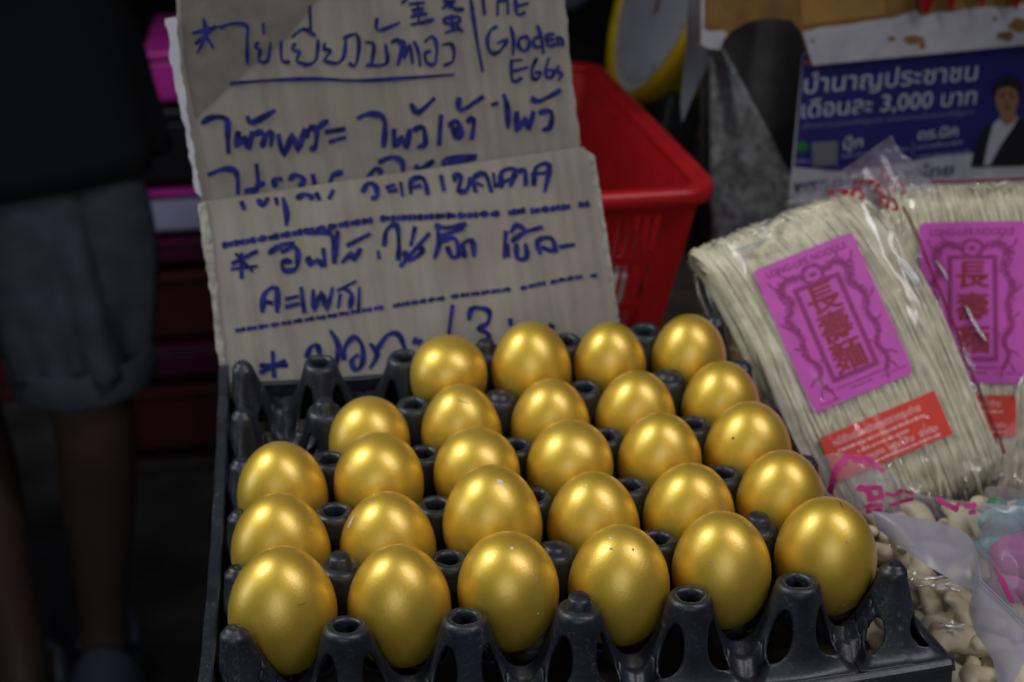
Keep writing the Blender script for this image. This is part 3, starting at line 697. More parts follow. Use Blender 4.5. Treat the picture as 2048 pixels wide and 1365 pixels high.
S2 = [
 [(240, 290), (252, 322)], [(318, 278), (340, 306), (362, 272)], [(400, 272), (406, 302)], [(433, 270), (450, 340), (448, 398)], [(498, 272), (530, 255), (562, 262), (565, 278)], [(588, 248), (602, 278)], [(648, 272), (667, 235)],
 [(803, 242), (830, 203), (862, 215), (872, 262), (848, 272)], [(915, 222), (952, 210)], [(923, 242), (962, 233)], [(980, 198), (990, 262)], [(1028, 250), (1030, 190), (1086, 180), (1106, 252)], [(1042, 220), (1072, 214)], [(1168, 168), (1182, 237)],
 [(1235, 192), (1228, 168), (1262, 173), (1250, 237), (1290, 232), (1303, 178)], [(1330, 242), (1320, 180), (1372, 158), (1402, 242)], [(1335, 202), (1362, 214)], [(1412, 155), (1420, 222)], [(1450, 222), (1450, 150), (1512, 138), (1490, 217)], [(1428, 212), (1522, 168)],
 [(1530, 150), (1558, 140), (1562, 212)], [(1600, 212), (1610, 130), (1672, 118), (1650, 242)], [(1588, 162), (1682, 150)],
 [(198, 577), (312, 518)], [(192, 602), (312, 588)], [(240, 528), (240, 642)], [(213, 530), (292, 612)], [(428, 520), (492, 500), (502, 560), (490, 602), (438, 607), (433, 565), (472, 568)], [(368, 527), (430, 488), (482, 483)],
 [(545, 562), (550, 545), (562, 582), (592, 560), (627, 587), (620, 508)], [(548, 437), (620, 428), (662, 450), (672, 572)], [(687, 428), (680, 542)], [(708, 572), (752, 530), (762, 562), (792, 508)], [(733, 492), (837, 438)], [(875, 518), (880, 552)],
 [(905, 492), (915, 420), (962, 398), (972, 480), (970, 558)], [(1000, 520), (1020, 562), (1082, 520), (1062, 490)], [(980, 588), (1112, 438)], [(1047, 408), (1028, 492)], [(1150, 408), (1160, 480), (1138, 552)], [(1143, 398), (1190, 410), (1283, 393)],
 [(1180, 470), (1232, 458), (1252, 530), (1220, 547), (1198, 500)], [(1168, 447), (1272, 413)], [(1280, 547), (1268, 490), (1312, 468), (1322, 542)], [(1470, 428), (1463, 547)], [(1478, 488), (1480, 542)], [(1518, 488), (1525, 552), (1567, 547), (1560, 483)],
 [(1493, 432), (1520, 398), (1562, 420)], [(1498, 472), (1560, 430), (1637, 408)], [(1630, 532), (1618, 470), (1682, 458), (1702, 522)], [(1640, 502), (1682, 517)], [(1723, 499), (1787, 488)],
 [(338, 802), (345, 720), (402, 688), (406, 802)], [(343, 752), (382, 760)], [(448, 742), (502, 728)], [(448, 777), (507, 763)], [(518, 688), (532, 802)], [(573, 698), (580, 792), (612, 708), (637, 787), (664, 688)], [(688, 702), (772, 658)],
 [(718, 690), (752, 720), (745, 782)], [(690, 782), (700, 720)], [(788, 688), (785, 795)],
 [(1222, 772), (1204, 908)], [(1298, 838), (1310, 788), (1352, 783), (1392, 800), (1386, 852), (1343, 880), (1387, 902), (1386, 945)], [(1490, 835), (1492, 862)], [(1673, 862), (1692, 872)],
 [(328, 1082), (442, 1028)], [(385, 985), (392, 1102)], [(328, 1050), (452, 1050)], [(543, 1012), (560, 968), (592, 958), (606, 1002)], [(653, 888), (692, 960), (680, 1055)],
 [(718, 1022), (720, 970), (762, 918), (802, 960), (802, 1042), (770, 1072), (753, 1030), (782, 1000)], [(838, 948), (872, 1000), (838, 1062)], [(868, 982), (920, 908), (972, 908), (1002, 982)], [(1040, 942), (1078, 935)], [(1046, 925), (1070, 950)]]
def dashes(p, q, n, gap=.28):
    out = []
    for k in range(n):
        a = k / n; b = (k + 1 - gap) / n
        f = lambda t: (p[0] + (q[0] - p[0]) * t, p[1] + (q[1] - p[1]) * t + random.uniform(-2, 2))
        out.append([f(a), f((a + b) / 2), f(b)])
    return out
D = dashes((155, 492), (860, 370), 13) + dashes((888, 368), (1452, 343), 11) + dashes((1486, 340), (1568, 327), 2) + dashes((1588, 332), (1778, 308), 4) + dashes((1812, 302), (1868, 298), 1)
D2 = dashes((215, 888), (912, 778), 13) + dashes((948, 772), (1192, 735), 6) + dashes((1215, 730), (1502, 694), 6) + dashes((1540, 690), (1662, 665), 3) + dashes((1680, 662), (1832, 635), 4) + dashes((1866, 634), (1900, 632), 1)
V, F = join([writing(LP, S2, z2, .0016), writing(LP, D, z2, .0018), writing(LP, D2, z2, .00125)])
o = plane_child('marker_writing', V, F, INK, lower, LP); o.matrix_local = Matrix.Identity(4); o['kind'] = 'stuff'

# ------------------------------------------------------------------ text helper
def text_mesh(s, size, bold=0.0, align='LEFT', space=1.0):
    c = bpy.data.curves.new('text', 'FONT'); c.body = s; c.size = size; c.align_x = align; c.offset = bold; c.space_character = space; c.resolution_u = 3
    o = bpy.data.objects.new('text', c); COL.objects.link(o)
    bpy.context.view_layer.update()
    dg = bpy.context.evaluated_depsgraph_get()
    me = o.evaluated_get(dg).to_mesh()
    V = [v.co.copy() for v in me.vertices]; F = [tuple(p.vertices) for p in me.polygons]
    o.evaluated_get(dg).to_mesh_clear()
    bpy.data.objects.remove(o); bpy.data.curves.remove(c)
    return V, F
def fit_text(s, u0, v0, u1, height, h=.0003, bold=0.0, slope=0.0):
    """text from (u0, v0) to u1 wide, cap height 'height', as plane coordinates"""
    V, F = text_mesh(s, 1.0, bold)
    if not V: return [], []
    xs = [v.x for v in V]; x0, x1 = min(xs), max(xs)
    V = [((v.x - x0) / (x1 - x0) * (u1 - u0) + u0, v.y * height / .72 + v0 + slope * (v.x - x0) / (x1 - x0) * (u1 - u0), h) for v in V]
    return V, F
def rect(u0, v0, u1, v1, h): return [(u0, v0, h), (u1, v0, h), (u1, v1, h), (u0, v1, h)], [(0, 1, 2, 3)]
def squiggle(u0, v0, u1, hgt, h, n=None):
    """a line of print too small to read: short strokes"""
    parts = []; u = u0
    while u < u1:
        l = random.uniform(.5, 1.6) * hgt
        parts.append(rect(u, v0, min(u + l, u1), v0 + hgt * random.uniform(.6, 1.0), h)); u += l + hgt * random.uniform(.25, .6)
    return join(parts)
def frame_ring(u0, v0, u1, v1, w, h):
    return join([rect(u0, v0, u1, v0 + w, h), rect(u0, v1 - w, u1, v1, h), rect(u0, v0 + w, u0 + w, v1 - w, h), rect(u1 - w, v0 + w, u1, v1 - w, h)])
def round_rect(u0, v0, u1, v1, r, n=6):
    out = []
    for cx, cy, a0 in ((u1 - r, v1 - r, 0), (u0 + r, v1 - r, PI / 2), (u0 + r, v0 + r, PI), (u1 - r, v0 + r, 1.5 * PI)):
        for k in range(n + 1): out.append((cx + r * math.cos(a0 + PI / 2 * k / n), cy + r * math.sin(a0 + PI / 2 * k / n)))
    return out

# ------------------------------------------------------------------ noodle packets
def noodle_packet(center, xv, n, L, Wd, T, label, group, seed, label_c, label_w, label_h, sticker=None, roll_label=0.0):
    """hank of noodles in a clear bag; u runs across, v along the strands, n towards the front"""
    random.seed(seed)
    root = thing('noodle_packet', label, 'noodle packet', center, group)
    n = Vector(n).normalized(); x = (Vector(xv) - n * Vector(xv).dot(n)).normalized(); y = n.cross(x)
    m = Matrix((x, y, n)).transposed().to_4x4()
    def put(name, V, F, mt, parent=root, smooth=True):
        o = mesh_obj(name, V, F, mt, parent, smooth)
        if parent is root: o.matrix_local = m
        return o
    parts = []; r = .00050
    ns = int(Wd / .00080)
    def bulge(u): return 1 - .30 * abs(2 * u / Wd) ** 5
    for k in range(ns):
        u0 = -Wd / 2 + Wd * (k + .5) / ns
        edge = abs(u0) > Wd / 2 - .006
        for lev in range(6 if edge else 3):
            f = 1 - lev * (.145 if edge else .10)
            t = T / 2 * f * bulge(u0); tu = t; l = L / 2 - lev * .0032 + random.gauss(0, .0006)
            ph = random.uniform(0, 6); amp = random.uniform(.0002, .0008); tw = random.uniform(-1, 1)
            pts = []
            def P3(v, w, q): return Vector(((u0 + amp * math.sin(ph + v * 55 + q) + .0016 * tw * (v / L)) * (1.03 - .10 * (v / L) ** 2 * 4 * .5) - .012 * max(0, 2 * v / L) ** 3 + (.0016 * math.sin(q * 2.2 + k * .9) if q else 0), v, w + .0005 * math.sin(ph + v * 90) + .0045 * math.cos(PI * v / L * .8) * (1 if w > 0 else .2)))
            q = 15
            if lev == 0 or edge:
                mid = (tu - t) / 2; hh = (tu + t) / 2
                for a in range(q): pts.append(P3(-l + t * 1.2 + (2 * l - 2.4 * t) * a / (q - 1), tu, 0))
                for a in range(1, 7):
                    an = PI / 2 - PI * a / 7; pts.append(P3(l - t * 1.2 + t * math.cos(an) * 1.4, mid + hh * math.sin(an), 0))
                for a in range(6): pts.append(P3(l - t * 1.2 - (2 * l - 2.4 * t) * a / 5, -t, 1))
                for a in range(1, 7):
                    an = -PI / 2 - PI * a / 7; pts.append(P3(-l + t * 1.2 + t * math.cos(an) * 1.4, mid + hh * math.sin(an), 0))
                parts.append(tube(pts, r, 5, True))
            else:
                for a in range(q): pts.append(P3(-l + (2 * l) * a / (q - 1), tu, 0))
                parts.append(tube(pts, r, 4))
    # loose frayed ends at the low end
    for k in range(70):
        u = random.uniform(-.46, .46) * Wd; l0 = -L / 2 + random.uniform(.004, .03)
        w = T / 2 * bulge(u) * random.uniform(.2, 1.05) + .003
        pts = [Vector((u, l0 + .03, w)), Vector((u + random.gauss(0, .001), l0, w + .0005)), Vector((u + random.gauss(0, .004), l0 - random.uniform(.008, .022), w - random.uniform(.0, .012)))]
        parts.append(tube(smooth_line(pts, 4), r, 5))
    # fill behind the top layers so that no daylight shows between strands
    V, F = join(parts)
    o = put('noodles', V, F, NOODLE); o['kind'] = 'stuff'
    core = []; CF = []
    cu, cv = 12, 16
    for a in range(cv + 1):
        for b in range(cu + 1):
            u = -Wd / 2 * .96 + Wd * .96 * b / cu; v = -L / 2 * .82 + L * .82 * a / cv
            core.append((u, v, (T / 2 * bulge(u) - T * .10) + .0045 * math.cos(PI * v / L * .8)))
    for a in range(cv):
        for b in range(cu): CF.append((a * (cu + 1) + b, a * (cu + 1) + b + 1, (a + 1) * (cu + 1) + b + 1, (a + 1) * (cu + 1) + b))
    put('noodle_core', core, CF, NOODLE)
    # paper label
    top = lambda u, v: T / 2 * bulge(u) + .0045 * math.cos(PI * v / L * .8) + .0016
    def place(parts2, cu, cv, rot, name, mt, parent=root, lift=0.0):
        V, F = parts2; out = []
        c, s = math.cos(rot), math.sin(rot)
        for (a, b, h) in V:
            u = cu + a * c - b * s; v = cv + a * s + b * c
            out.append((u, v, base_h + tilt * 0 + h + lift))
        o = mesh_obj(name, out, F, mt, parent, False)
        if parent is root: o.matrix_local = m
        return o
    base_h = top(0, label_c[1]) + .0006; tilt = 0
    w2, h2 = label_w / 2, label_h / 2
    sheet = place(slab(round_rect(-w2, -h2, w2, h2, .0035), .0004), label_c[0], label_c[1], roll_label, 'label', MAGENTA)
    def lab(parts2, name, mt): return place(parts2, label_c[0], label_c[1], roll_label, name, mt, sheet)
    U = label_w / 59.0 * .001 * 59; sx = label_w; sy = label_h
    pr = [fit_text('LONG-LIFE NOODLE', -.40 * sx, .415 * sy, .40 * sx, .045 * sy, .0002, .012)]
    pr += [frame_ring(-.235 * sx, -.37 * sy, .235 * sx, .29 * sy, .045 * sx, .0002)]
    # dragons: scaled, winding bodies down both sides, a pearl between the heads
    for sd in (-1, 1):
        body = [(sd * .12 * sx, .34 * sy), (sd * .24 * sx, .36 * sy), (sd * .34 * sx, .30 * sy), (sd * .30 * sx, .20 * sy), (sd * .38 * sx, .10 * sy), (sd * .33 * sx, -.02 * sy), (sd * .36 * sx, -.14 * sy), (sd * .29 * sx, -.24 * sy), (sd * .33 * sx, -.33 * sy), (sd * .27 * sx, -.42 * sy)]
        Ls = smooth_line([(p[0], p[1], 0) for p in body], 7)
        for q in range(len(Ls) - 1):
            wd = sx * (.058 - .042 * q / len(Ls)); c0 = Ls[q]
            for e in range(14):
                a0 = c0.x + random.uniform(-1, 1) * wd; b0 = c0.y + random.uniform(-1, 1) * wd * .5; s0 = sx * random.uniform(.004, .009)
                pr.append(rect(a0 - s0, b0 - s0 * .7, a0 + s0, b0 + s0 * .7, .0002 + random.uniform(0, .00005)))
        pr.append(ribbon2([(p.x, p.y) for p in Ls[::3]], sx * .010, .00022, 2))
        for (bx, by, dx, dy) in ((.38, .06, .08, .05), (.34, -.10, .09, .03), (.26, -.20, -.05, -.05), (.33, -.30, .10, -.04), (.33, .32, .09, .07), (.24, .38, .06, .05), (.30, -.36, .08, -.07), (.28, -.40, -.02, -.07)):
            pr.append(ribbon2([(sd * bx * sx, by * sy), (sd * (bx + dx * .6) * sx, (by + dy * .3) * sy), (sd * (bx + dx) * sx, (by + dy) * sy)], sx * .008, .00024, 3))
    ring = [(.10 * sx * math.cos(a * PI / 8), .335 * sy + .072 * sx * math.sin(a * PI / 8) * 1.15) for a in range(17)]
    pr.append(ribbon2(ring, sx * .016, .00023, 2)); pr.append(rect(-.03 * sx, .32 * sy, .03 * sx, .345 * sy, .00022))
    pr += [squiggle(-.22 * sx, -.415 * sy, .26 * sx, .016 * sy, .0002), squiggle(-.10 * sx, -.445 * sy, .12 * sx, .016 * sy, .0002), squiggle(-.42 * sx, -.475 * sy, -.22 * sx, .014 * sy, .0002), squiggle(.20 * sx, -.445 * sy, .46 * sx, .010 * sy, .0002)]
    lab(join(pr), 'label_print', MAG_INK)['kind'] = 'stuff'
    lab(rect(-.185 * sx, -.335 * sy, .185 * sx, .262 * sy, .00016), 'label_panel', MAGENTA)
    ch = []
    for k, c in enumerate('長壽麵'):
        V, F = text_mesh(c, 1.0, .006); 
        if V:
            xs = [v.x for v in V]; ys = [v.y for v in V]; ax, ay = (min(xs) + max(xs)) / 2, (min(ys) + max(ys)) / 2; q = .30 * sx / max(max(xs) - min(xs), max(ys) - min(ys))
            for e_, (ox, oy) in enumerate(((-.007, 0), (.008, .003), (0, .007))): ch.append(([((v.x - ax) * q + ox * sx, (v.y - ay) * q * .95 + (.165 - .20 * k) * sy + oy * sx, .0003 + e_ * .00003) for v in V], F))
    if ch: lab(join(ch), 'label_characters', RED_INK)
    if sticker:
        (sc, sw, sh, srot) = sticker
        base_h = top(0, sc[1]) + .0004
        st = place(slab(round_rect(-sw / 2, -sh / 2, sw / 2, sh / 2, .0006, 2), .0003), sc[0], sc[1], srot, 'red_sticker', REDST)
        tx = [fit_text('หมี่ซั่วเมืองมังกรตรากระต่าย', -.41 * sw, .22 * sh, .34 * sw, .15 * sh, .0002, .01), squiggle(-.40 * sw, .06 * sh, .36 * sw, .07 * sh, .0002), squiggle(-.26 * sw, -.10 * sh, .18 * sw, .06 * sh, .0002),
              fit_text('กวงแสง  ฟูดเส้น  จำกัด', -.30 * sw, -.31 * sh, .40 * sw, .13 * sh, .0002, .012), squiggle(-.20 * sw, -.43 * sh, .40 * sw, .06 * sh, .0002)]
        place(join(tx), sc[0], sc[1], srot, 'sticker_print', PALE_INK, st)
    return root, m, top, put
def view_pt(px, py, t):
    d = ray(px, py).normalized(); return CP + d * t
def film_sheet(name, put, left, right, hfun, nu, nv, mt, amp, seed, freq=40, uniform=0.0):
    """wrinkled film; left and right are edge lines from low to high end in packet coordinates"""
    Lf = smooth_line([(p[0], p[1], 0) for p in left], 8); Rt = smooth_line([(p[0], p[1], 0) for p in right], 8)
    def along(L, t):
        f = t * (len(L) - 1); i = min(int(f), len(L) - 2); return L[i].lerp(L[i + 1], f - i)
    V = []; F = []
    off = Vector((seed * 3.1, seed * 1.7, 0))
    for b in range(nv + 1):
        l = along(Lf, b / nv); r = along(Rt, b / nv)
        for a in range(nu + 1):
            s = a / nu; q = l.lerp(r, s); u, v = q.x, q.y
            p = Vector((u * freq, v * freq * .55, 0)) + off
            rid = 1 - 2.4 * abs(noise.noise(p)); rid2 = 1 - 2.4 * abs(noise.noise(p * 2.1 + Vector((5, 5, 5)))); rid3 = 1 - 2.4 * abs(noise.noise(p * 4.6 + Vector((2, 7, 1))))
            e = min(1, min(s, 1 - s) * 6)
            ed = 1 - min(1, min(s, 1 - s, b / nv, 1 - b / nv) * 4.5)
            w = hfun(u, v) + amp * (max(rid, -.5) + .6 * rid2 + .15 * rid3) * (.10 + 1.3 * ed) + amp * .4
            V.append((u + amp * .6 * noise.noise(p * 1.5 + Vector((9, 1, 2))), v, w))
    for b in range(nv):
        for a in range(nu):
            i = b * (nu + 1) + a; F.append((i, i + 1, i + nu + 2, i + nu + 1))
    return put(name, V, F, mt)
def loc_of(px, py, m, c, hgt):
    x = Vector((m[0][0], m[1][0], m[2][0])); y = Vector((m[0][1], m[1][1], m[2][1])); z = Vector((m[0][2], m[1][2], m[2][2]))
    h = at_plane(px, py, c + z * hgt, z) - c
    return h.dot(x), h.dot(y)
def plane_dir(p, n, a, b): return at_plane(*b, p, n) - at_plane(*a, p, n)
nn = Vector((-.101, -.8229, .5592)).normalized()
NC = view_pt(1690, 660, .790)
xd = plane_dir(NC, nn, (1498, 548), (1693, 470)).normalized(); yd = nn.cross(xd)
pk, pm, ptop, pput = noodle_packet(NC - nn * .022 + xd * .003 - yd * .020, xd, nn, .198, .114, .040, 'clear noodle packet with magenta label and orange red sticker, beside the eggs', 'long life noodle packets', 11,
    (-.0092, .0273), .0675, .0940, ((-.0074, -.0486), .0780, .0280, .0))
def hank_h(top, L, Wd, low=-.012):
    def f(u, v):
        eu = max(0, (abs(u) - Wd / 2 * .92) / .010); ev = max(0, (abs(v) - L / 2 * .97) / .016)
        e = min(1, math.hypot(eu, ev)); e = e * e * (3 - 2 * e)
        uu = max(-Wd / 2, min(Wd / 2, u)); vv = max(-L / 2, min(L / 2, v))
        return (top(uu, vv) + .0016) * (1 - e) + low * e
    return f
def lp1(*p): return [loc_of(a, b, pm, pk.location, h) for a, b, h in p]
hf = hank_h(ptop, .198, .114)
left = lp1((1720, 990, .02), (1600, 850, .02), (1452, 690, .01), (1388, 560, 0), (1386, 508, 0), (1470, 462, 0), (1600, 390, 0), (1690, 325, 0))
right = lp1((2000, 1000, .02), (2040, 900, .015), (1990, 770, .01), (1930, 640, .005), (1862, 520, 0), (1838, 440, 0), (1850, 395, 0), (1810, 330, 0))
f = film_sheet('clear_bag', pput, left, right, hf, 110, 150, CLEAR, .0026, 3, 44)
# red printed line down the right edge of the bag and red print near its neck
rl = lp1((1818, 405, .003), (1850, 470, .004), (1890, 560, .006), (1935, 660, .008), (1975, 760, .010), (2020, 860, .012), (2038, 905, .012))
pts = smooth_line([(u, v, hf(u, v) + .0045) for u, v in rl], 6)
V, F = tube(pts, .0009, 6); o = mesh_obj('printed_line', V, F, RED_INK, f, True)
rp = []
for k, (cx, cy) in enumerate(((1660, 395), (1690, 405), (1715, 372), (1735, 398), (1752, 362), (1770, 385), (1785, 408), (1800, 375), (1772, 350), (1745, 420))):
    pp = [loc_of(cx + dx, cy + dy, pm, pk.location, .004) for dx, dy in ((-12, 8), (-6, -8), (5, -4), (9, 9), (0, 12))]
    hh = hf(*pp[0]); V, F = ribbon2(pp, .0013, 0, 4); rp.append(([(v[0], v[1], max(hf(v[0], v[1]), -.002) + .0058) for v in V], F))
V, F = join(rp); mesh_obj('bag_print', V, F, RED_INK, f, False)
# gathered neck above the hank
Ln = lp1((1560, 415, 0), (1640, 372, 0), (1720, 318, 0), (1768, 282, 0)); Rn = lp1((1850, 400, 0), (1845, 370, 0), (1815, 340, 0), (1778, 280, 0))
film_sheet('bag_neck', pput, Ln, Rn, lambda u, v: .004, 40, 30, MILKY2, .0035, 8, 60)

n2 = Vector((-.42, -.72, .56)).normalized()
N2 = view_pt(1944, 606, .868)
xd2 = plane_dir(N2, n2, (1850, 457), (2040, 453)).normalized(); yd2 = n2.cross(xd2)
pk2, pm2, ptop2, pput2 = noodle_packet(N2 - n2 * .022 + xd2 * .012 - yd2 * .024, xd2, n2, .210, .118, .040, 'second noodle packet, partly covered, behind the packet with the whole sticker', 'long life noodle packets', 23,
    (-.012, .024), .0655, .1065, ((-.016, -.050), .060, .026, 0))
def lp2(*p): return [loc_of(a, b, pm2, pk2.location, h) for a, b, h in p]
hf2 = hank_h(ptop2, .210, .118)
left = [(-.070, -.11), (-.072, -.03), (-.074, .05), (-.070, .10), (-.060, .118)]
right = [(.075, -.11), (.078, -.03), (.078, .05), (.074, .10), (.070, .122)]
f2 = film_sheet('clear_bag', pput2, left, right, hf2, 90, 120, CLEAR, .0028, 6, 42)
rl = lp2((1858, 380, .0), (1900, 382, 0), (1960, 383, 0), (2040, 370, 0), (2100, 362, 0))
V, F = tube(smooth_line([(u, v, hf2(u, v) + .006) for u, v in rl], 5), .0007, 6); mesh_obj('printed_line', V, F, RED_INK, f2)

def fold_line(o, st, r=.0006):
    """a sharp film fold, its glint painted by a whitened, extra glossy material"""
    mi = o.matrix_world.inverted(); pts = []
    for p in smooth_line([(a_, b_, 0) for a_, b_ in st], 5):
        ok, loc, nor, _ = o.ray_cast(mi @ CP, (mi.to_3x3() @ ray(p.x, p.y)).normalized())
        if ok: pts.append(loc + (nor if nor.dot((mi @ CP) - loc) > 0 else -nor) * .0003)
    if len(pts) < 3: return
    r *= 1.6
    rads = [r * (.25 + .75 * math.sin(PI * (i + .4) / (len(pts) - .2))) for i in range(len(pts))]
    V, F = tube(pts, r, 8, rads=rads, flat=.8); mesh_obj('crease_glint', V, F, CREASE_GLINT, o, True)
bpy.context.view_layer.update()
for st, r in (([(1390, 545), (1398, 590), (1420, 640), (1445, 690)], .0005), ([(1404, 540), (1412, 575), (1432, 630)], .0004), ([(1400, 515), (1425, 492), (1450, 478)], .0004), ([(1548, 465), (1520, 487), (1490, 498), (1466, 503)], .0009),
        ([(1570, 420), (1540, 445), (1508, 473)], .0008), ([(1785, 505), (1808, 525), (1835, 560), (1838, 572)], .0009), ([(1800, 528), (1820, 552), (1838, 574)], .0007), ([(1700, 352), (1725, 362), (1735, 372)], .0006),
        ([(1765, 345), (1790, 360), (1797, 350)], .0006), ([(1840, 362), (1870, 356), (1895, 350)], .0007), ([(1848, 440), (1838, 452), (1850, 462)], .0008), ([(1925, 690), (1935, 720), (1945, 735), (1955, 720)], .0009), ([(1956, 700), (1958, 740), (1968, 790), (1990, 840)], .0008),
        ([(1915, 690), (1940, 686), (1955, 692)], .0005), ([(1900, 690), (1915, 672), (1925, 660)], .0004), ([(1868, 606), (1874, 607), (1880, 608)], .0010), ([(1985, 985), (1995, 960), (2012, 935)], .0006), ([(1560, 700), (1572, 735), (1590, 770)], .0003)):
    fold_line(f, st, r)
for st, r in (([(1945, 380), (1960, 368), (1975, 362)], .0006), ([(1985, 372), (2010, 366), (2032, 362)], .0006), ([(1930, 610), (1950, 650), (1975, 685)], .0009), ([(2030, 800), (2040, 770), (2052, 745)], .0008), ([(1870, 520), (1885, 540), (1895, 560)], .0007)):
    fold_line(f2, st, r)

# ------------------------------------------------------------------ red basket
bk = thing('red_basket', 'red plastic basket with slotted front wall behind the cardboard sign', 'basket', (0.2, 0.61, TABLE_Z + .001))
RX0, RX1, RY0, RY1, RZ = 0.055, 0.3455, 0.42, 0.80, 0.030
HB = RZ - (TABLE_Z + .001); TP = 0.034
def wall_grid(name, p00, p10, p01, p11, nu, nv, skip):
    V = []; F = []
    for b in range(nv + 1):
        for a in range(nu + 1):
            s = a / nu; t = b / nv
            V.append(Vector(p00).lerp(Vector(p10), s).lerp(Vector(p01).lerp(Vector(p11), s), t))
    for b in range(nv):
        for a in range(nu):
            if not skip(a, b): i = b * (nu + 1) + a; F.append((i, i + 1, i + nu + 2, i + nu + 1))
    o = mesh_obj(name, rel(bk, V), F, REDPL, bk, False)
    md = o.modifiers.new('thick', 'SOLIDIFY'); md.thickness = .0022; md.offset = 0
    return o
i4 = .010
top = [(RX0 + i4, RY0 + i4, RZ), (RX1 - i4, RY0 + i4, RZ), (RX1 - i4, RY1 - i4, RZ), (RX0 + i4, RY1 - i4, RZ)]
zb = TABLE_Z + .004
bot = [(RX0 + TP, RY0 + TP, zb), (RX1 - TP, RY0 + TP, zb), (RX1 - TP, RY1 - TP, zb), (RX0 + TP, RY1 - TP, zb)]
NUW = 99
def slot(a, b):
    if a < 9 or a > NUW - 9: return False
    if b in (0, 1, 7, 13, 19, 20, 21): return False
    return a % 3 != 0
wall_grid('front_wall', bot[0], bot[1], top[0], top[1], NUW, 22, slot)
wall_grid('side_wall', bot[1], bot[2], top[1], top[2], 60, 22, lambda a, b: 6 < a < 54 and a % 2 == 0 and 1 < b < 11 and b != 6)
wall_grid('side_wall', bot[3], bot[0], top[3], top[0], 60, 22, lambda a, b: 6 < a < 54 and a % 2 == 0 and 1 < b < 11 and b != 6)
wall_grid('back_wall', bot[2], bot[3], top[2], top[3], 60, 22, lambda a, b: 6 < a < 54 and a % 2 == 0 and 1 < b < 11 and b != 6)
wall_grid('base', bot[0], bot[1], bot[3], bot[2], 8, 8, lambda a, b: False)
loop = round_rect(RX0, RY0, RX1, RY1, .026, 8)
prof = [(-.011, -.003), (-.011, .0005), (-.009, .002), (-.004, .0012), (.001, .0035), (.0035, .0028), (.005, 0), (.005, -.009), (.003, -.0095), (.003, -.002), (-.004, -.002)]
V = []; F = []; kk = len(loop); cx, cy = (RX0 + RX1) / 2, (RY0 + RY1) / 2
for a, (x, y) in enumerate(loop):
    x2, y2 = loop[(a + 1) % kk]; x1, y1 = loop[a - 1]
    n = Vector((y2 - y1, -(x2 - x1), 0)).normalized()
    if n.dot(Vector((x - cx, y - cy, 0))) < 0: n = -n
    for o_, u_ in prof: V.append(Vector((x, y, RZ)) + n * (o_ - .001) + Vector((0, 0, u_)))
m_ = len(prof)
for a in range(kk):
    for b in range(m_): F.append((a * m_ + b, a * m_ + (b + 1) % m_, ((a + 1) % kk) * m_ + (b + 1) % m_, ((a + 1) % kk) * m_ + b))
mesh_obj('rim', rel(bk, V), F, REDPL, bk, True)
# ribs on the inside of the long wall
for k in range(3):
    z = RZ - .016 - .03 * k
    f_ = (RZ - z) / HB; xx = RX1 - i4 - (TP - i4) * f_ - .0016
    bm = bmesh.new(); add_box(bm, xx - .0012 - .2, xx + .0012 - .2, RY0 + .045 - .61, RY1 - .045 - .61, z - .0009 - bk.location.z, z + .0009 - bk.location.z)
    bm_obj('rib', bm, REDPL, bk)
# pale paper packets lying in the basket
for k, (x, y, w, d, h, rz) in enumerate(((.262, .488, .034, .03, .088, .25), (.20, .49, .07, .03, .10, -.2), (.290, .482, .014, .02, .062, 0))):
    t = thing('paper_packet', ['white paper packet standing inside the red basket by its front wall', 'wide white packet inside the basket behind the sign', 'slim white packet in the front corner of the basket'][k], 'packet', (x, y, TABLE_Z + .008))
    bm = bmesh.new(); add_box(bm, -w / 2, w / 2, -d / 2, d / 2, 0, h, .004); bm_obj('packet_body', bm, WHITEP, t, True)
    bm = bmesh.new(); add_box(bm, -w / 2 * .9, w / 2 * .9, -.0015, .0015, h + .0002, h + .012, .0007); bm_obj('packet_top', bm, WHITEP, t)
    t.rotation_euler[2] = rz

# ------------------------------------------------------------------ weighing scale with yellow dial
RMx = Matrix(RM.tolist())
dc = at_y(1333, -25, .90)
nc = Vector((-.97 * .95, .24 * .95, .31)).normalized()
nw = RMx @ nc; ax = (RMx @ Vector((.25, .97, 0))); ax = (ax - nw * ax.dot(nw)).normalized(); bx = nw.cross(ax)
dist = (dc - CP).length
R = 228 / FPX * dist
sc = thing('weighing_scale', 'yellow rimmed dial scale turned sideways behind the red basket', 'scale', dc)
ms = Matrix((bx, ax, nw)).transposed().to_4x4()
def lathe_local(name, prof, mt, parent, n=56, m=None):
    V = []; F = []
    for r, z in prof:
        for k in range(n): V.append((r * math.cos(2 * PI * k / n), r * math.sin(2 * PI * k / n), z))
    for a in range(len(prof) - 1):
        for k in range(n): F.append((a * n + k, a * n + (k + 1) % n, (a + 1) * n + (k + 1) % n, (a + 1) * n + k))
    o = mesh_obj(name, V, F, mt, parent, True)
    if m: o.matrix_local = m
    return o
lathe_local('dial_rim', [(R * .90, .004), (R * .905, .009), (R * .95, .011), (R * .99, .010), (R, .002), (R, -.012), (R * .97, -.014)], YEL, sc, m=ms)
lathe_local('housing', [(R * .965, -.0125), (R * .95, -.05), (R * .90, -.062), (R * .3, -.066), (.0005, -.066)], YEL, sc, m=ms)
lathe_local('dial_face', [(.0005, .0035), (R * .5, .0035), (R * .905, .0038)], DIAL, sc, m=ms)
tk = []
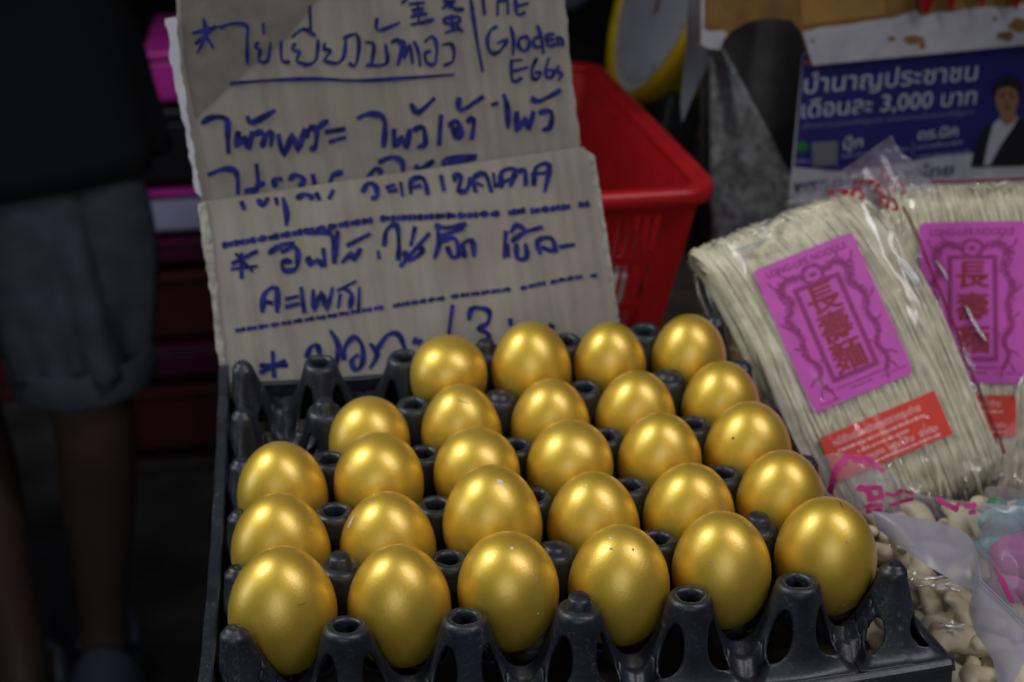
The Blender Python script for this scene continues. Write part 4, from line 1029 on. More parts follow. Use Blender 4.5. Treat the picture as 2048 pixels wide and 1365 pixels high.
for k in range(100):
    a = 2 * PI * k / 100; l = .10 if k % 10 == 0 else .06 if k % 5 == 0 else .035
    r0 = R * .83; r1 = r0 - R * l; w = .0009 if k % 10 == 0 else .0005
    ca, sa = math.cos(a), math.sin(a)
    tk.append(([(r0 * ca - w * sa, r0 * sa + w * ca, .0042), (r0 * ca + w * sa, r0 * sa - w * ca, .0042), (r1 * ca + w * sa, r1 * sa - w * ca, .0042), (r1 * ca - w * sa, r1 * sa + w * ca, .0042)], [(0, 1, 2, 3)]))
V, F = join(tk); mesh_obj('dial_marks', V, F, NAVY_INK, sc, False).matrix_local = ms
V, F = join([([(-.003, -.03, .006), (.003, -.03, .006), (.0008, R * .72, .006), (-.0008, R * .72, .006)], [(0, 1, 2, 3)])]); mesh_obj('needle', V, F, RED_INK, sc, False).matrix_local = ms
bm = bmesh.new(); add_box(bm, -.05, .05, -R * 1.0 - .12, -R * .90, -.055, -.012, .006); o = bm_obj('stand', bm, DARKM, sc); o.matrix_local = ms
bm = bmesh.new(); add_box(bm, -.10, .10, -R - .135, -R - .118, -.10, .06, .006); o = bm_obj('base', bm, DARKM, sc); o.matrix_local = ms

# ------------------------------------------------------------------ hanging grey sheet, board with arch, poster, sack
def poly_thing(root, name, pix, y, t, mt, tilt=0.0):
    V = []; n = len(pix)
    pts = [at_y(px, py, y) for px, py in pix]
    V = [p for p in pts] + [p + Vector((0, t, 0)) for p in pts]
    F = [tuple(range(n)), tuple(range(2 * n - 1, n - 1, -1))] + [(i, n + i, n + (i + 1) % n, (i + 1) % n) for i in range(n)]
    return mesh_obj(name, rel(root, V), F, mt, root, False)
gs = thing('grey_sheet', 'pointed blue grey plastic sheet hanging left of the brown board', 'plastic sheet', at_y(1385, 100, .60))
pts = [at_y(1379, -60, .60), at_y(1371, 100, .60), at_y(1361, 205, .60), at_y(1364, 246, .605), at_y(1400, 160, .63), at_y(1440, 80, .66), at_y(1440, -60, .66)]
V = pts + [p + Vector((.0012, .002, 0)) for p in pts]; n = len(pts)
mesh_obj('sheet', rel(gs, V), [tuple(range(n)), tuple(range(2 * n - 1, n - 1, -1))] + [(i, n + i, n + (i + 1) % n, (i + 1) % n) for i in range(n)], GREYSHEET, gs, False)

BY = .55
bd = thing('arched_board', 'brown board with peeling white paper and an arched cutout above the poster', 'board', at_y(1700, 60, BY))
arch = [(1403, -80), (1403, 92), (1422, 99), (1440, 101), (1447, 82), (1466, 60), (1498, 44), (1545, 36), (1583, 42), (1603, 63), (1616, 98), (1626, 132), (1760, 119), (1900, 106), (2140, 82), (2140, -80)]
poly_thing(bd, 'board_panel', arch, BY, .006, BROWNB)
wl = [(1626, 131), (1615, 95), (1606, 66), (1640, 56), (1700, 50), (1742, 42), (1790, 36), (1832, 22), (1846, 34), (1862, 30), (1880, 24), (1905, 26), (1930, 19), (1975, 14), (2010, 17), (2040, 9), (2140, 2), (2140, 81), (1900, 105), (1760, 118)]
poly_thing(bd, 'white_paper', wl, BY - .0012, .0010, WHITEP)
wl = [(1403, -80), (1409, 0), (1408, 60), (1424, 64), (1449, 62), (1455, 70), (1446, 82), (1439, 100), (1420, 98), (1403, 91)]
poly_thing(bd, 'white_paper', wl, BY - .0012, .0010, WHITEP)
random.seed(4)
for cx, cy, w, h in ((1783, 78, 9, 5), (1828, 80, 20, 11), (1845, 92, 8, 9), (2012, 72, 20, 10), (2040, 52, 26, 16), (1990, 38, 5, 5), (1625, 82, 4, 4)):
    pg = [(cx + w * random.uniform(.7, 1.15) * math.cos(a * PI / 6), cy + h * random.uniform(.7, 1.15) * math.sin(a * PI / 6)) for a in range(12)]
    poly_thing(bd, 'torn_patch', pg, BY - .0016, .0003, BROWNB)
poly_thing(bd, 'tape_strip', [(1600, -80), (1604, 52), (1770, 30), (1765, -80)], BY - .0014, .0008, mat('ochre_card', (0.36, 0.20, 0.045), .7, 0, .15, 30))
# red glossy bag ends hanging over the board
for k, (cx, w, yb) in enumerate(((1852, 30, 32), (1902, 20, 26), (1965, 16, 18), (2032, 30, 20))):
    r = thing('red_bag', ['broad red bag end hanging over the top of the board', 'narrow red bag end second along the board top', 'small red bag tip, shortest one over the board', 'red bag end over the board at the picture corner'][k], 'bag', at_y(cx, -20, BY - .02), 'red bag ends over the board')
    V = []; F = []; nr, nt = 12, 16
    tip = at_y(cx, yb, BY - .012); tp_ = at_y(cx, -70, BY - .012); wr = w / FPX * 1.06 * .52
    for a in range(nr + 1):
        t = a / nr; c = tip.lerp(tp_, t); rr = wr * (math.sin(min(1, t * 2.2 + .04) * PI / 2)) * (1 + .1 * math.sin(t * 9 + k))
        for b in range(nt):
            an = 2 * PI * b / nt; V.append(c + Vector((rr * math.cos(an), rr * .5 * math.sin(an), 0)) * (1 + .12 * math.sin(3 * an + t * 6)))
    for a in range(nr):
        for b in range(nt): F.append((a * nt + b, a * nt + (b + 1) % nt, (a + 1) * nt + (b + 1) % nt, (a + 1) * nt + b))
    F.append(tuple(range(nt)))
    mesh_obj('bag_body', rel(r, V), F, REDBAG, r)

PY_ = .558
ps = thing('poster', 'navy printed campaign poster with pale lettering behind the noodle packets', 'poster', at_y(1800, 240, PY_))
o_ = at_y(1582, 385, PY_)
u_ = at_y(2048, 345, PY_) - o_; PP = Plane(o_, u_, at_y(1606, 108, PY_) - o_)
def pp(px, py): return PP.px(px, py)
def pchild(name, VF, mt, par=ps):
    V, F = VF
    o = mesh_obj(name, V, F, mt, par, False); o.matrix_local = Matrix.Translation(-parent_origin(par)) @ PP.mat() if par is ps else Matrix.Identity(4); return o
def ppoly(pix, h):
    pts = [pp(*p) for p in pix]; return [(a, b, h) for a, b in pts], [tuple(range(len(pts)))]
paper = pchild('paper', slab([pp(*p) for p in ((1574, 440), (2140, 395), (2140, 66), (1607, 105))], .0006), WHITEP)
pchild('blue_field', ppoly(((1588, 334), (1700, 345), (1880, 312), (2140, 290), (2140, 67), (1607, 106)), .0003), NAVY, paper)
def ptext(s, p0, p1, capx, bold=.012, h=.0006):
    a = pp(*p0); b = pp(*p1); hgt = capx / FPX * (at_y(p0[0], p0[1], PY_) - CP).length
    return fit_text(s, a[0], a[1], b[0], hgt, h, bold, (b[1] - a[1]) / (b[0] - a[0]))
pchild('poster_lettering', join([ptext('บำนาญประชาชน', (1607, 187), (1952, 160), 36, .006), ptext('เดือนละ 3,000 บาท', (1602, 236), (1950, 208), 34, .006),
    ptext('ปุ๊ก', (1685, 300), (1724, 294), 22, .015), ptext('ดร.นิค', (1834, 280), (1914, 271), 20, .015)]), WHITE_INK, paper)
sm = [ptext('สร้างความมั่นคงให้ผู้สูงวัย สร้างความเป็นธรรมให้ผู้ดูแล', (1602, 258), (1945, 228), 9, .0)]
random.seed(9)
for p0, p1, hh in (((1684, 316), (1815, 300), 7), ((1834, 298), (1922, 288), 8), ((1834, 316), (1940, 305), 5), ((1590, 324), (1618, 326), 8)):
    a = pp(*p0); b = pp(*p1); sm.append(([(v[0], v[1] + (v[0] - a[0]) / (b[0] - a[0]) * (b[1] - a[1]), v[2]) for v in squiggle(a[0], a[1], b[0], hh / FPX * 1.15, .0006)[0]], squiggle.__defaults__ and [] or []))
sm = [s for s in sm if s[1]]
for p0, p1, hh in (((1684, 316), (1815, 300), 7), ((1834, 298), (1922, 288), 8), ((1834, 316), (1940, 305), 5), ((1590, 324), (1618, 326), 8)):
    a = pp(*p0); b = pp(*p1); V, F = squiggle(a[0], a[1], b[0], hh / FPX * 1.15, .0006)
    sm.append(([(v[0], v[1] + (v[0] - a[0]) / (b[0] - a[0]) * (b[1] - a[1]), v[2]) for v in V], F))
sm.append(ppoly(((1824, 315), (1825, 285), (1827, 285), (1826, 315)), .0006))
pchild('small_print', join(sm), LILAC_INK, paper)['kind'] = 'stuff'
def ell(cx, cy, rx, ry, h, n=20, rot=0): 
    return ppoly([(cx + rx * math.cos(2 * PI * k / n) * math.cos(rot) - ry * math.sin(2 * PI * k / n) * math.sin(rot), cy + rx * math.cos(2 * PI * k / n) * math.sin(rot) + ry * math.sin(2 * PI * k / n) * math.cos(rot)) for k in range(n)], h)
pchild('green_badge', join([ell(1604, 294, 11, 12, .0006), ppoly(((1598, 303), (1606, 310), (1610, 302)), .0006)]), GREENP, paper)
pchild('pale_square', ppoly(((1624, 333), (1623, 285), (1675, 282), (1674, 330)), .0005), GREY_INK, paper)
pchild('orange_dots', join([ell(1613, 126, 5, 4, .0006), ell(1634, 130, 5, 3, .0006)]), ORANGEP, paper)
pchild('party_lettering', join([ptext('พรรคไทยสร้างไทย', (1586, 385), (1905, 350), 25, .02)]), NAVY_INK, paper)
pchild('printed_suit', join([ppoly(((1940, 335), (1950, 290), (1962, 262), (1985, 245), (2005, 235), (2035, 232), (2062, 250), (2140, 270), (2140, 330)), .0008)]), SUIT, paper)
pchild('printed_shirt', join([ppoly(((1966, 330), (1975, 285), (1986, 246), (2000, 236), (2010, 244), (2036, 232), (2026, 252), (2000, 290), (1978, 330)), .0011)]), WHITE_INK, paper)
pchild('printed_face', join([ell(2012, 197, 23, 33, .0013), ppoly(((1998, 220), (2030, 220), (2030, 240), (2012, 252), (1999, 240)), .0012)]), FACEP, paper)
pchild('printed_hair', join([ppoly(((1987, 196), (1984, 172), (1995, 156), (2015, 150), (2035, 157), (2043, 174), (2038, 200), (2034, 180), (2015, 172), (1995, 178)), .0015)]), SUIT, paper)
pchild('printed_features', join([ell(2003, 193, 5, 2.6, .0015, 10), ell(2022, 192, 5, 2.6, .0015, 10), ell(2003, 186, 6, 1.6, .0015, 8), ell(2022, 185, 6, 1.6, .0015, 8), ell(2012, 215, 8, 2.4, .0015, 10), ell(2012, 204, 4, 2.0, .0015, 8)]), SUIT, paper)

sk = thing('grey_sack', 'pale grey sacking standing between the red basket and the poster', 'sack', at_y(1500, 400, .62))
V = []; F = []
cols = 14; rws = 30
for b in range(rws + 1):
    t = b / rws; py = 60 + 520 * t
    crease = 1440 + 165 * min(1, max(0, (py - 95) / 300)) + max(0, py - 395) * .15
    for a in range(cols + 1):
        s_ = a / cols; px = 1420 + (crease - 1420) * s_
        y = .655 - .05 * s_ + .012 * noise.noise(Vector((px * .014, py * .011, 3))) - .03 * t
        V.append(at_y(px, py, y))
for b in range(rws):
    for a in range(cols): i = b * (cols + 1) + a; F.append((i, i + cols + 1, i + cols + 2, i + 1))
o = mesh_obj('sack_cloth', rel(sk, V), F, SACK, sk); md = o.modifiers.new('t', 'SOLIDIFY'); md.thickness = .003
dk = thing('sack_shade', 'darker sheet painting the shaded right half of the grey sacking', 'cloth', at_y(1560, 300, .68))  # separate sheet: the sack's shaded half put into a darker colour
V = []; F = []
for b in range(rws + 1):
    t = b / rws; py = -20 + 620 * t
    for a in range(cols + 1):
        px = 1405 + 300 * a / cols
        V.append(at_y(px, py, .69 + .016 * math.sin(px * .035 + .004 * py) + .01 * noise.noise(Vector((px * .012, py * .008, 7)))))
for b in range(rws):
    for a in range(cols): i = b * (cols + 1) + a; F.append((i, i + cols + 1, i + cols + 2, i + 1))
o = mesh_obj('shade_drape', rel(dk, V), F, SACK_SHADE, dk); md = o.modifiers.new('t', 'SOLIDIFY'); md.thickness = .003
# ------------------------------------------------------------------ cashews in their bag
random.seed(21)
def cashew_mesh(seed):
    random.seed(seed)
    R0 = .0078; n = 14; pts = []; rads = []
    span = random.uniform(3.0, 3.7)
    for k in range(n + 1):
        t = k / n; a = -span / 2 + span * t
        pts.append(Vector((R0 * math.cos(a) - R0 * .5, R0 * 1.25 * math.sin(a), .0008 * math.sin(3 * a))))
        rads.append((.0062 + .0006 * math.cos(a * 1.3) - .0010 * t) * math.sqrt(max(.02, 1 - abs(2 * t - 1) ** 3.2)))
    V, F = tube(pts, 0, 12, rads=rads, flat=.86)
    V = [v * (1 + .03 * noise.noise(v * 200 + Vector((seed, 0, 0)))) for v in V]
    me = bpy.data.meshes.new('cashew'); me.from_pydata([tuple(v) for v in V], [], F); me.update()
    me.polygons.foreach_set('use_smooth', [True] * len(me.polygons)); me.materials.append(CASHEW); return me
CM = [cashew_mesh(40 + k) for k in range(5)]
NUTS = [  # photo x, y, height, turn, tilt, roll, size
 (1786, 1072, -.050, .4, .3, .1, 1.0, 'cashew half hidden beside the corner egg under the film edge'), (1828, 1135, -.046, -.5, .2, .5, 1.15, 'large cashew right of the black corner post'),
 (1850, 1190, -.050, .3, .6, .2, 1.05, 'cashew under the upper bright crease of the bag'), (1912, 1188, -.045, 1.2, .3, .4, 1.05, 'cashew touching the tip of the frosted flap'),
 (1868, 1238, -.056, .1, .4, 1.0, 1.0, 'dim cashew deep between brighter nuts'), (1918, 1222, -.048, .8, .8, .2, .9, 'small round cashew below the flap tip'),
 (1922, 1290, -.046, 1.5, .15, .0, 1.45, 'biggest cashew, curled like a hook in front'), (1932, 1335, -.052, -.9, .2, .2, .75, 'little cashew lying inside the curl of the biggest one'),
 (1905, 1362, -.052, .2, .2, .3, 1.1, 'cashew at the bottom of the picture by the tray corner'), (1848, 1260, -.062, .7, .5, .3, 1.0, 'cashew tucked close to the tray corner slope'),
 (1998, 1310, -.046, .9, .3, .2, 1.2, 'cashew seen through the frosted fold, upper one'), (2022, 1352, -.046, -.2, .3, .2, 1.2, 'cashew seen through the frosted fold, lower one'),
 (1960, 1355, -.050, 2.0, .3, .3, 1.0, 'cashew along the edge of the frosted fold'), (1832, 1036, -.048, .2, .2, .2, 1.2, 'blurred cashew behind the frosted flap, left'),
 (1905, 1042, -.046, -.3, .2, .2, 1.2, 'blurred cashew behind the frosted flap, middle'), (1950, 1055, -.046, .5, .2, .2, 1.2, 'blurred cashew behind the frosted flap, right'),
 (1795, 1115, -.060, 1.0, .3, .2, 1.0, 'cashew low beside the black corner post'), (2030, 1230, -.056, 1.0, .3, .2, 1.1, 'cashew under the pink printed strip by the candies')]
for k, (px, py, z, a, b, c, s, lab) in enumerate(NUTS):
    o = bpy.data.objects.new('cashew', CM[k % 5]); COL.objects.link(o)
    o.location = at_z(px, py, z); o.rotation_euler = (b, c, a); o.scale = (s * .86,) * 3
    tag(o, lab, 'cashew', 'cashews in the plastic bag')
under = []
for lz in (-.060, -.071, -.082, -.093, -.104, -.116):
    put_ = []
    for k in range(900):
        p = Vector((random.uniform(.318, .47), random.uniform(-.07, .130), lz + random.uniform(-.003, .003)))
        if any((p.xy - q_.xy).length < .0135 for q_ in put_): continue
        put_.append(p); me = CM[k % 5]; R3 = Matrix.Rotation(random.uniform(0, 6.3), 3, 'Z') @ Matrix.Rotation(random.uniform(-.5, .5), 3, 'X')
        under.append(([R3 @ v.co * .84 + p for v in me.vertices], [tuple(q_.vertices) for q_ in me.polygons]))
V, F = join(under); o = mesh_obj('cashew_heap', V, F, CASHEW); tag(o, 'heap of cashews filling the plastic bag below the top nuts', 'cashews', kind='stuff')

cb = thing('cashew_bag', 'open plastic bag of cashews with frosted folded mouth and pink print', 'plastic bag', at_z(1920, 1200, -.08))
def pix_sheet(name, A_, B_, nu, nv, mt, amp=.0015, freq=35, seed=1, belly=0.0):
    """sheet between two edge lines, each a list of (px, py, z)"""
    La = smooth_line([at_z(*p) for p in A_], 8); Lb = smooth_line([at_z(*p) for p in B_], 8)
    def al(L, t):
        f = t * (len(L) - 1); i = min(int(f), len(L) - 2); return L[i].lerp(L[i + 1], f - i)
    V = []; F = []
    for b in range(nv + 1):
        for a in range(nu + 1):
            s = a / nu; t = b / nv
            p = al(La, s).lerp(al(Lb, s), t)
            nz = noise.noise(p * freq + Vector((seed * 7, 0, 0))); nz2 = abs(noise.noise(p * freq * 2.2 + Vector((seed * 3, 1, 0))))
            p = p + Vector((-.2, -.45, .87)) * (amp * (nz - 1.4 * nz2) + belly * 4 * t * (1 - t))
            V.append(p)
    for b in range(nv):
        for a in range(nu): i = b * (nu + 1) + a; F.append((i, i + 1, i + nu + 2, i + nu + 1))
    return mesh_obj(name, rel(cb, V), F, mt, cb)
# clear front film lying over the nuts
ffilm = pix_sheet('front_film', [(1755, 1040, -.034), (1820, 1060, -.030), (1900, 1120, -.030), (1960, 1200, -.030), (2010, 1390, -.032)],
          [(1790, 1150, -.040), (1810, 1200, -.040), (1835, 1290, -.042), (1880, 1370, -.042), (1900, 1420, -.042)], 60, 40, NUTFILM, .0032, 46, 4, .003)
# frosted flap turned down at the mouth of the bag
pix_sheet('frosted_flap', [(1741, 1021, -.018), (1800, 1030, -.016), (1870, 1043, -.014), (1925, 1063, -.012), (1950, 1090, -.010), (1957, 1130, -.010), (1962, 1160, -.010), (2010, 1205, -.010), (2075, 1270, -.010)],
          [(1752, 1052, -.026), (1790, 1085, -.024), (1850, 1128, -.022), (1905, 1162, -.022), (1951, 1186, -.022), (1938, 1215, -.022), (1950, 1260, -.022), (1985, 1320, -.022), (2000, 1420, -.022)], 80, 16, MILKY, .0010, 30, 2, .003)
# crisp bright hem of the flap
V, F = tube(smooth_line([at_z(*p) for p in ((1957, 1128, -.009), (1962, 1160, -.009), (1990, 1188, -.009), (2025, 1222, -.009), (2075, 1272, -.009))], 5), .0006, 6)
mesh_obj('flap_hem', rel(cb, V), F, MILKY, cb)
sfilm = pix_sheet('side_film', [(1950, 1086, -.012), (1985, 1120, -.016), (2020, 1170, -.018), (2060, 1230, -.02), (2090, 1270, -.02)],
          [(1960, 1160, -.012), (1990, 1185, -.012), (2025, 1220, -.012), (2055, 1250, -.012), (2080, 1275, -.012)], 30, 10, MILKY2, .001, 30, 5)
# back film with pink print, rising to the noodle packet
BF_A = [(1590, 925, -.012), (1640, 912, -.006), (1700, 906, -.002), (1745, 918, -.002), (1790, 950, -.006), (1835, 985, -.010), (1900, 998, -.012), (1990, 1008, -.012), (2080, 1015, -.012)]
BF_B = [(1640, 1000, -.030), (1680, 1020, -.030), (1720, 1040, -.030), (1760, 1050, -.030), (1810, 1060, -.034), (1860, 1075, -.036), (1920, 1085, -.036), (1990, 1110, -.036), (2080, 1120, -.036)]
bfilm = pix_sheet('back_film', BF_A, BF_B, 70, 24, MILKY2, .0016, 28, 9, .004)
bpy.context.view_layer.update()
def on_film(o, st, w):
    """print stroke lying on a film, points in photo pixels"""
    mi = o.matrix_world.inverted(); P_ = []
    for p in smooth_line([(a_, b_, 0) for a_, b_ in st], 4):
        ok, loc, nor, _ = o.ray_cast(mi @ CP, (mi.to_3x3() @ ray(p.x, p.y)).normalized())
        if ok:
            if nor.dot((mi @ CP) - loc) < 0: nor = -nor
            P_.append((loc + nor * .0006, nor))
    if len(P_) < 2: return [], []
    V = []; F = []
    for i, (p, nor) in enumerate(P_):
        t = (P_[min(i + 1, len(P_) - 1)][0] - P_[max(i - 1, 0)][0]).normalized(); s_ = nor.cross(t).normalized() * w
        V += [p - s_, p + s_]
    for i in range(len(P_) - 1): F.append((2 * i, 2 * i + 1, 2 * i + 3, 2 * i + 2))
    return V, F
Z5 = lambda x, y: (1600 + x * .3553, 880 + y * .3553)
prt = []
for st, w in (([(170, 300), (195, 190), (225, 140), (260, 125)], .0016), ([(235, 130), (262, 92), (300, 98), (320, 125)], .0014), ([(330, 135), (352, 100), (395, 120), (372, 140)], .0015), ([(395, 118), (430, 150), (475, 178)], .0012),
              ([(330, 290), (345, 268), (390, 300), (395, 345)], .0015), ([(350, 272), (460, 268)], .0012), ([(380, 335), (460, 322)], .0014), ([(450, 270), (462, 335)], .0013), ([(372, 385), (400, 370), (465, 368)], .0013), ([(370, 405), (462, 395)], .0010),
              ([(480, 300), (530, 310), (580, 280)], .0010), ([(500, 370), (560, 350), (640, 330)], .0010), ([(590, 285), (640, 300), (720, 285)], .0009),
              ([(760, 320), (800, 350), (850, 375), (890, 395)], .0014), ([(930, 360), (960, 375), (990, 360)], .0014), ([(950, 410), (990, 405)], .0012), ([(870, 380), (900, 360)], .001)):
    prt.append(on_film(bfilm, [Z5(x, y) for x, y in st], w))
for st, r in (([(1790, 1098), (1815, 1090), (1832, 1094), (1850, 1112)], .0007), ([(1825, 1160), (1870, 1157), (1905, 1150)], .0005), ([(1828, 1172), (1880, 1172), (1912, 1161)], .0006), ([(1885, 1166), (1905, 1178), (1932, 1188)], .0006),
        ([(1880, 1248), (1905, 1254), (1935, 1248)], .0007), ([(1895, 1262), (1915, 1260), (1930, 1262)], .0005), ([(1800, 1120), (1812, 1135), (1820, 1150)], .0004)):
    fold_line(ffilm, st, r)
V, F = join(prt); mesh_obj('pink_print', V, F, PINKPR, bfilm, False)['kind'] = 'stuff'
V, F = join([on_film(sfilm, [Z5(x, y) for x, y in st], w) for st, w in (([(1100, 720), (1130, 780), (1160, 850), (1192, 918)], .0015), ([(1125, 790), (1150, 820)], .002))])
if V: mesh_obj('pink_print', V, F, PINKPR, sfilm, False)['kind'] = 'stuff'

# ------------------------------------------------------------------ bag of wrapped candies
random.seed(5)
def lump(name, p, r, mt, label, cat, grp):
    V = []; F = []; nu, nt = 14, 18; sd = random.uniform(0, 50)
    for a in range(nu + 1):
        for b in range(nt):
            th = PI * a / nu; ph = 2 * PI * b / nt
            v = Vector((math.sin(th) * math.cos(ph), math.sin(th) * math.sin(ph) * .8, math.cos(th) * .75))
            V.append(v * r * (1 + .22 * abs(noise.noise(v * 2.6 + Vector((sd, 0, 0)))) + .05 * noise.noise(v * 9)))
    for a in range(nu):
        for b in range(nt): F.append((a * nt + b, a * nt + (b + 1) % nt, (a + 1) * nt + (b + 1) % nt, (a + 1) * nt + b))
    o = mesh_obj(name, V, F, mt, None, True, p); return tag(o, label, cat, grp)
g = 'wrapped candies in the bag'
lump('wrapped_candy', at_z(2010, 1052, -.028), .0125, TEAL, 'teal wrapped candy at the top of the candy bag', 'candy', g)
lump('wrapped_candy', at_z(1998, 1092, -.034), .0115, TEAL, 'teal wrapped candy nearest the frosted flap', 'candy', g)
lump('wrapped_candy', at_z(2046, 1120, -.026), .0165, PINKW, 'pink wrapped candy in the candy bag', 'candy', g)
lump('wrapped_candy', at_z(2030, 1165, -.034), .012, PINKW, 'lower pink wrapped candy over the cashew bag edge', 'candy', g)
lump('wrapped_candy', at_z(1993, 1012, -.028), .0055, GREENW, 'tiny dark green wrapped candy above the teal ones', 'candy', g)
lump('wrapped_candy', at_z(2060, 1040, -.032), .013, TEAL, 'teal wrapped candy cut by the picture edge', 'candy', g)
cd = thing('candy_bag', 'clear crinkled bag holding teal and pink wrapped candies', 'plastic bag', at_z(2030, 1090, -.03))
V = []; F = []; nu, nv = 40, 40
for b in range(nv + 1):
    for a in range(nu + 1):
        px = 1972 + 150 * a / nu - 18 * math.sin(PI * b / nv); py = 975 + 235 * b / nv
        s = a / nu; t = b / nv
        z = -.034 + .026 * math.sin(PI * min(1, s * 1.2)) ** .6 * math.sin(PI * t) ** .6
        p = at_z(px, py, z); q = p * 60
        V.append(p + Vector((-.2, -.45, .87)) * (.0035 * (.6 - 2 * abs(noise.noise(q))) + .0015 * noise.noise(q * 2.3)))
for b in range(nv):
    for a in range(nu): i = b * (nu + 1) + a; F.append((i, i + 1, i + nu + 2, i + nu + 1))
mesh_obj('bag_film', rel(cd, V), F, MILKY2, cd)

# ------------------------------------------------------------------ person standing in the aisle
pr_y = 1.12
def pp3(px, py, dy=0): return at_y(px, py, pr_y + dy)
kneeR = pp3(190, 850, -.04); ankR = pp3(212, 1290, .05)
hipR = Vector((kneeR.x - .015, pr_y, kneeR.z + .40)); 
kneeL = Vector((kneeR.x - .20, pr_y + .10, kneeR.z - .01)); ankL = pp3(38, 1285, -.02); hipL = Vector((hipR.x - .19, pr_y + .02, hipR.z))
FZ = FLOOR_Z
pel = (hipR + hipL) / 2 + Vector((0, 0, .06))
per = thing('person', 'person in black top and rolled grey blue shorts standing left of the stall', 'person', (pel.x, pel.y, FZ))
ankR.z = FZ + .085; ankL.z = FZ + .085
chest = pel + Vector((.0, -.02, .36)); neck = pel + Vector((0, -.03, .52)); head = pel + Vector((.0, -.05, .64)); crown = pel + Vector((0, -.04, .76))
shR = chest + Vector((.19, 0, .09)); shL = chest + Vector((-.19, 0, .09))
elR = shR + Vector((.07, -.02, -.30)); elL = shL + Vector((-.07, -.04, -.30))
wrR = elR + Vector((-.10, -.20, .10)); wrL = elL + Vector((.10, -.20, .10))
VS = []; ES = []; RS = []
def jv(p, r): VS.append(Vector(p) - per.location); RS.append(r); return len(VS) - 1
def je(a, b): ES.append((a, b))
j0 = jv(pel, .145); j1 = jv(pel + Vector((0, -.01, .18)), .135); j2 = jv(chest, .150); j3 = jv(chest + Vector((0, -.005, .11)), .10); j4 = jv(neck, .052); j5 = jv(head - Vector((0, 0, .03)), .072); j6 = jv(head + Vector((0, .01, .06)), .088); j7 = jv(crown, .05)
for a_, b_ in ((j0, j1), (j1, j2), (j2, j3), (j3, j4), (j4, j5), (j5, j6), (j6, j7)): je(a_, b_)
nose = jv(head + Vector((0, -.095, .005)), .014); je(j5, nose)
for s_ in (1, -1):
    e_ = jv(head + Vector((s_ * .085, 0, .01)), .016); je(j6, e_)
    h_, k_, n_ = (hipR, kneeR, ankR) if s_ > 0 else (hipL, kneeL, ankL)
    a0 = jv(h_, .085); a1 = jv(h_.lerp(k_, .5), .072); a2 = jv(k_, .054); a25 = jv(k_.lerp(n_, .30) + Vector((0, .015, 0)), .056); a3 = jv(k_.lerp(n_, .65), .042); a4 = jv(n_, .034)
    toe = Vector((n_.x + s_ * .02, n_.y - .15, FZ + .035)); a5 = jv(n_ + Vector((0, -.05, -.045)), .034); a6 = jv(toe, .028); hl = jv(n_ + Vector((0, .045, -.05)), .030)
    je(j0, a0); je(a0, a1); je(a1, a2); je(a2, a25); je(a25, a3); je(a3, a4); je(a4, a5); je(a5, a6); je(a4, hl)
    s0, e0, w0 = (shR, elR, wrR) if s_ > 0 else (shL, elL, wrL)
    b0 = jv(s0, .058); b1 = jv(s0.lerp(e0, .5), .046); b2 = jv(e0, .038); b3 = jv(e0.lerp(w0, .4), .036); b4 = jv(w0, .025)
    je(j3, b0); je(b0, b1); je(b1, b2); je(b2, b3); je(b3, b4)
    fd = (w0 - e0).normalized(); pm_ = jv(w0 + fd * .05, .026); je(b4, pm_)
    sd_ = Vector((s_, 0, 0)); sd_ = (sd_ - fd * sd_.dot(fd)).normalized(); dn = fd.cross(sd_)
    for q in range(4):
        off = sd_ * (.030 - .020 * q); base = w0 + fd * .085 + off
        f0 = jv(base, .0095); f1 = jv(base + fd * (.030 - .004 * abs(q - 1)) - Vector((0, 0, .006)), .0085); f2 = jv(base + fd * (.048 - .006 * abs(q - 1)) - Vector((0, 0, .022)), .007)
        je(pm_, f0); je(f0, f1); je(f1, f2)
    t0 = jv(w0 + fd * .035 - sd_ * .030, .011); t1 = jv(w0 + fd * .065 - sd_ * .046 - Vector((0, 0, .008)), .0085); je(pm_, t0); je(t0, t1)
me = bpy.data.meshes.new('body'); me.from_pydata([tuple(v) for v in VS], ES, []); me.update(); me.materials.append(SKIN)
bo = bpy.data.objects.new('body', me); COL.objects.link(bo); bo.parent = per
bo.modifiers.new('skin', 'SKIN')
for k, r in enumerate(RS): me.skin_vertices[0].data[k].radius = (r, r)
me.skin_vertices[0].data[0].use_root = True
bo.modifiers.new('sub', 'SUBSURF').render_levels = 2
bo.modifiers['sub'].levels = 2
dg = bpy.context.evaluated_depsgraph_get(); nm = bpy.data.meshes.new_from_object(bo.evaluated_get(dg))
bo.modifiers.clear(); bo.data = nm; nm.name = 'body'
nm.polygons.foreach_set('use_smooth', [True] * len(nm.polygons))
# face details
for s_ in (-1, 1):
    bm = bmesh.new(); bmesh.ops.create_uvsphere(bm, u_segments=10, v_segments=8, radius=.011, matrix=Matrix.Translation(head + Vector((s_ * .032, -.078, .03)) - per.location)); bm_obj('eye', bm, SCRATCH, per, True)
V, F = tube([head + Vector((x, -.083 + abs(x) * .4, -.045)) - per.location for x in (-.025, -.012, 0, .012, .025)], .006, 8, flat=.6); mesh_obj('mouth', V, F, RED_INK, per)
V = []; F = []
for a in range(9):
    for b in range(24):
        th = PI * .58 * a / 8; ph = 2 * PI * b / 24; fr = .75 if math.sin(ph) < -.5 else 1
        V.append(head + Vector((0, .005, .035)) + Vector((math.sin(th * fr) * math.cos(ph) * .101, math.sin(th * fr) * math.sin(ph) * .112, math.cos(th * fr) * .112)) - per.location)
for a in range(8):
    for b in range(24): F.append((a * 24 + b, a * 24 + (b + 1) % 24, (a + 1) * 24 + (b + 1) % 24, (a + 1) * 24 + b))
mesh_obj('hair', V, F, HAIR, per)
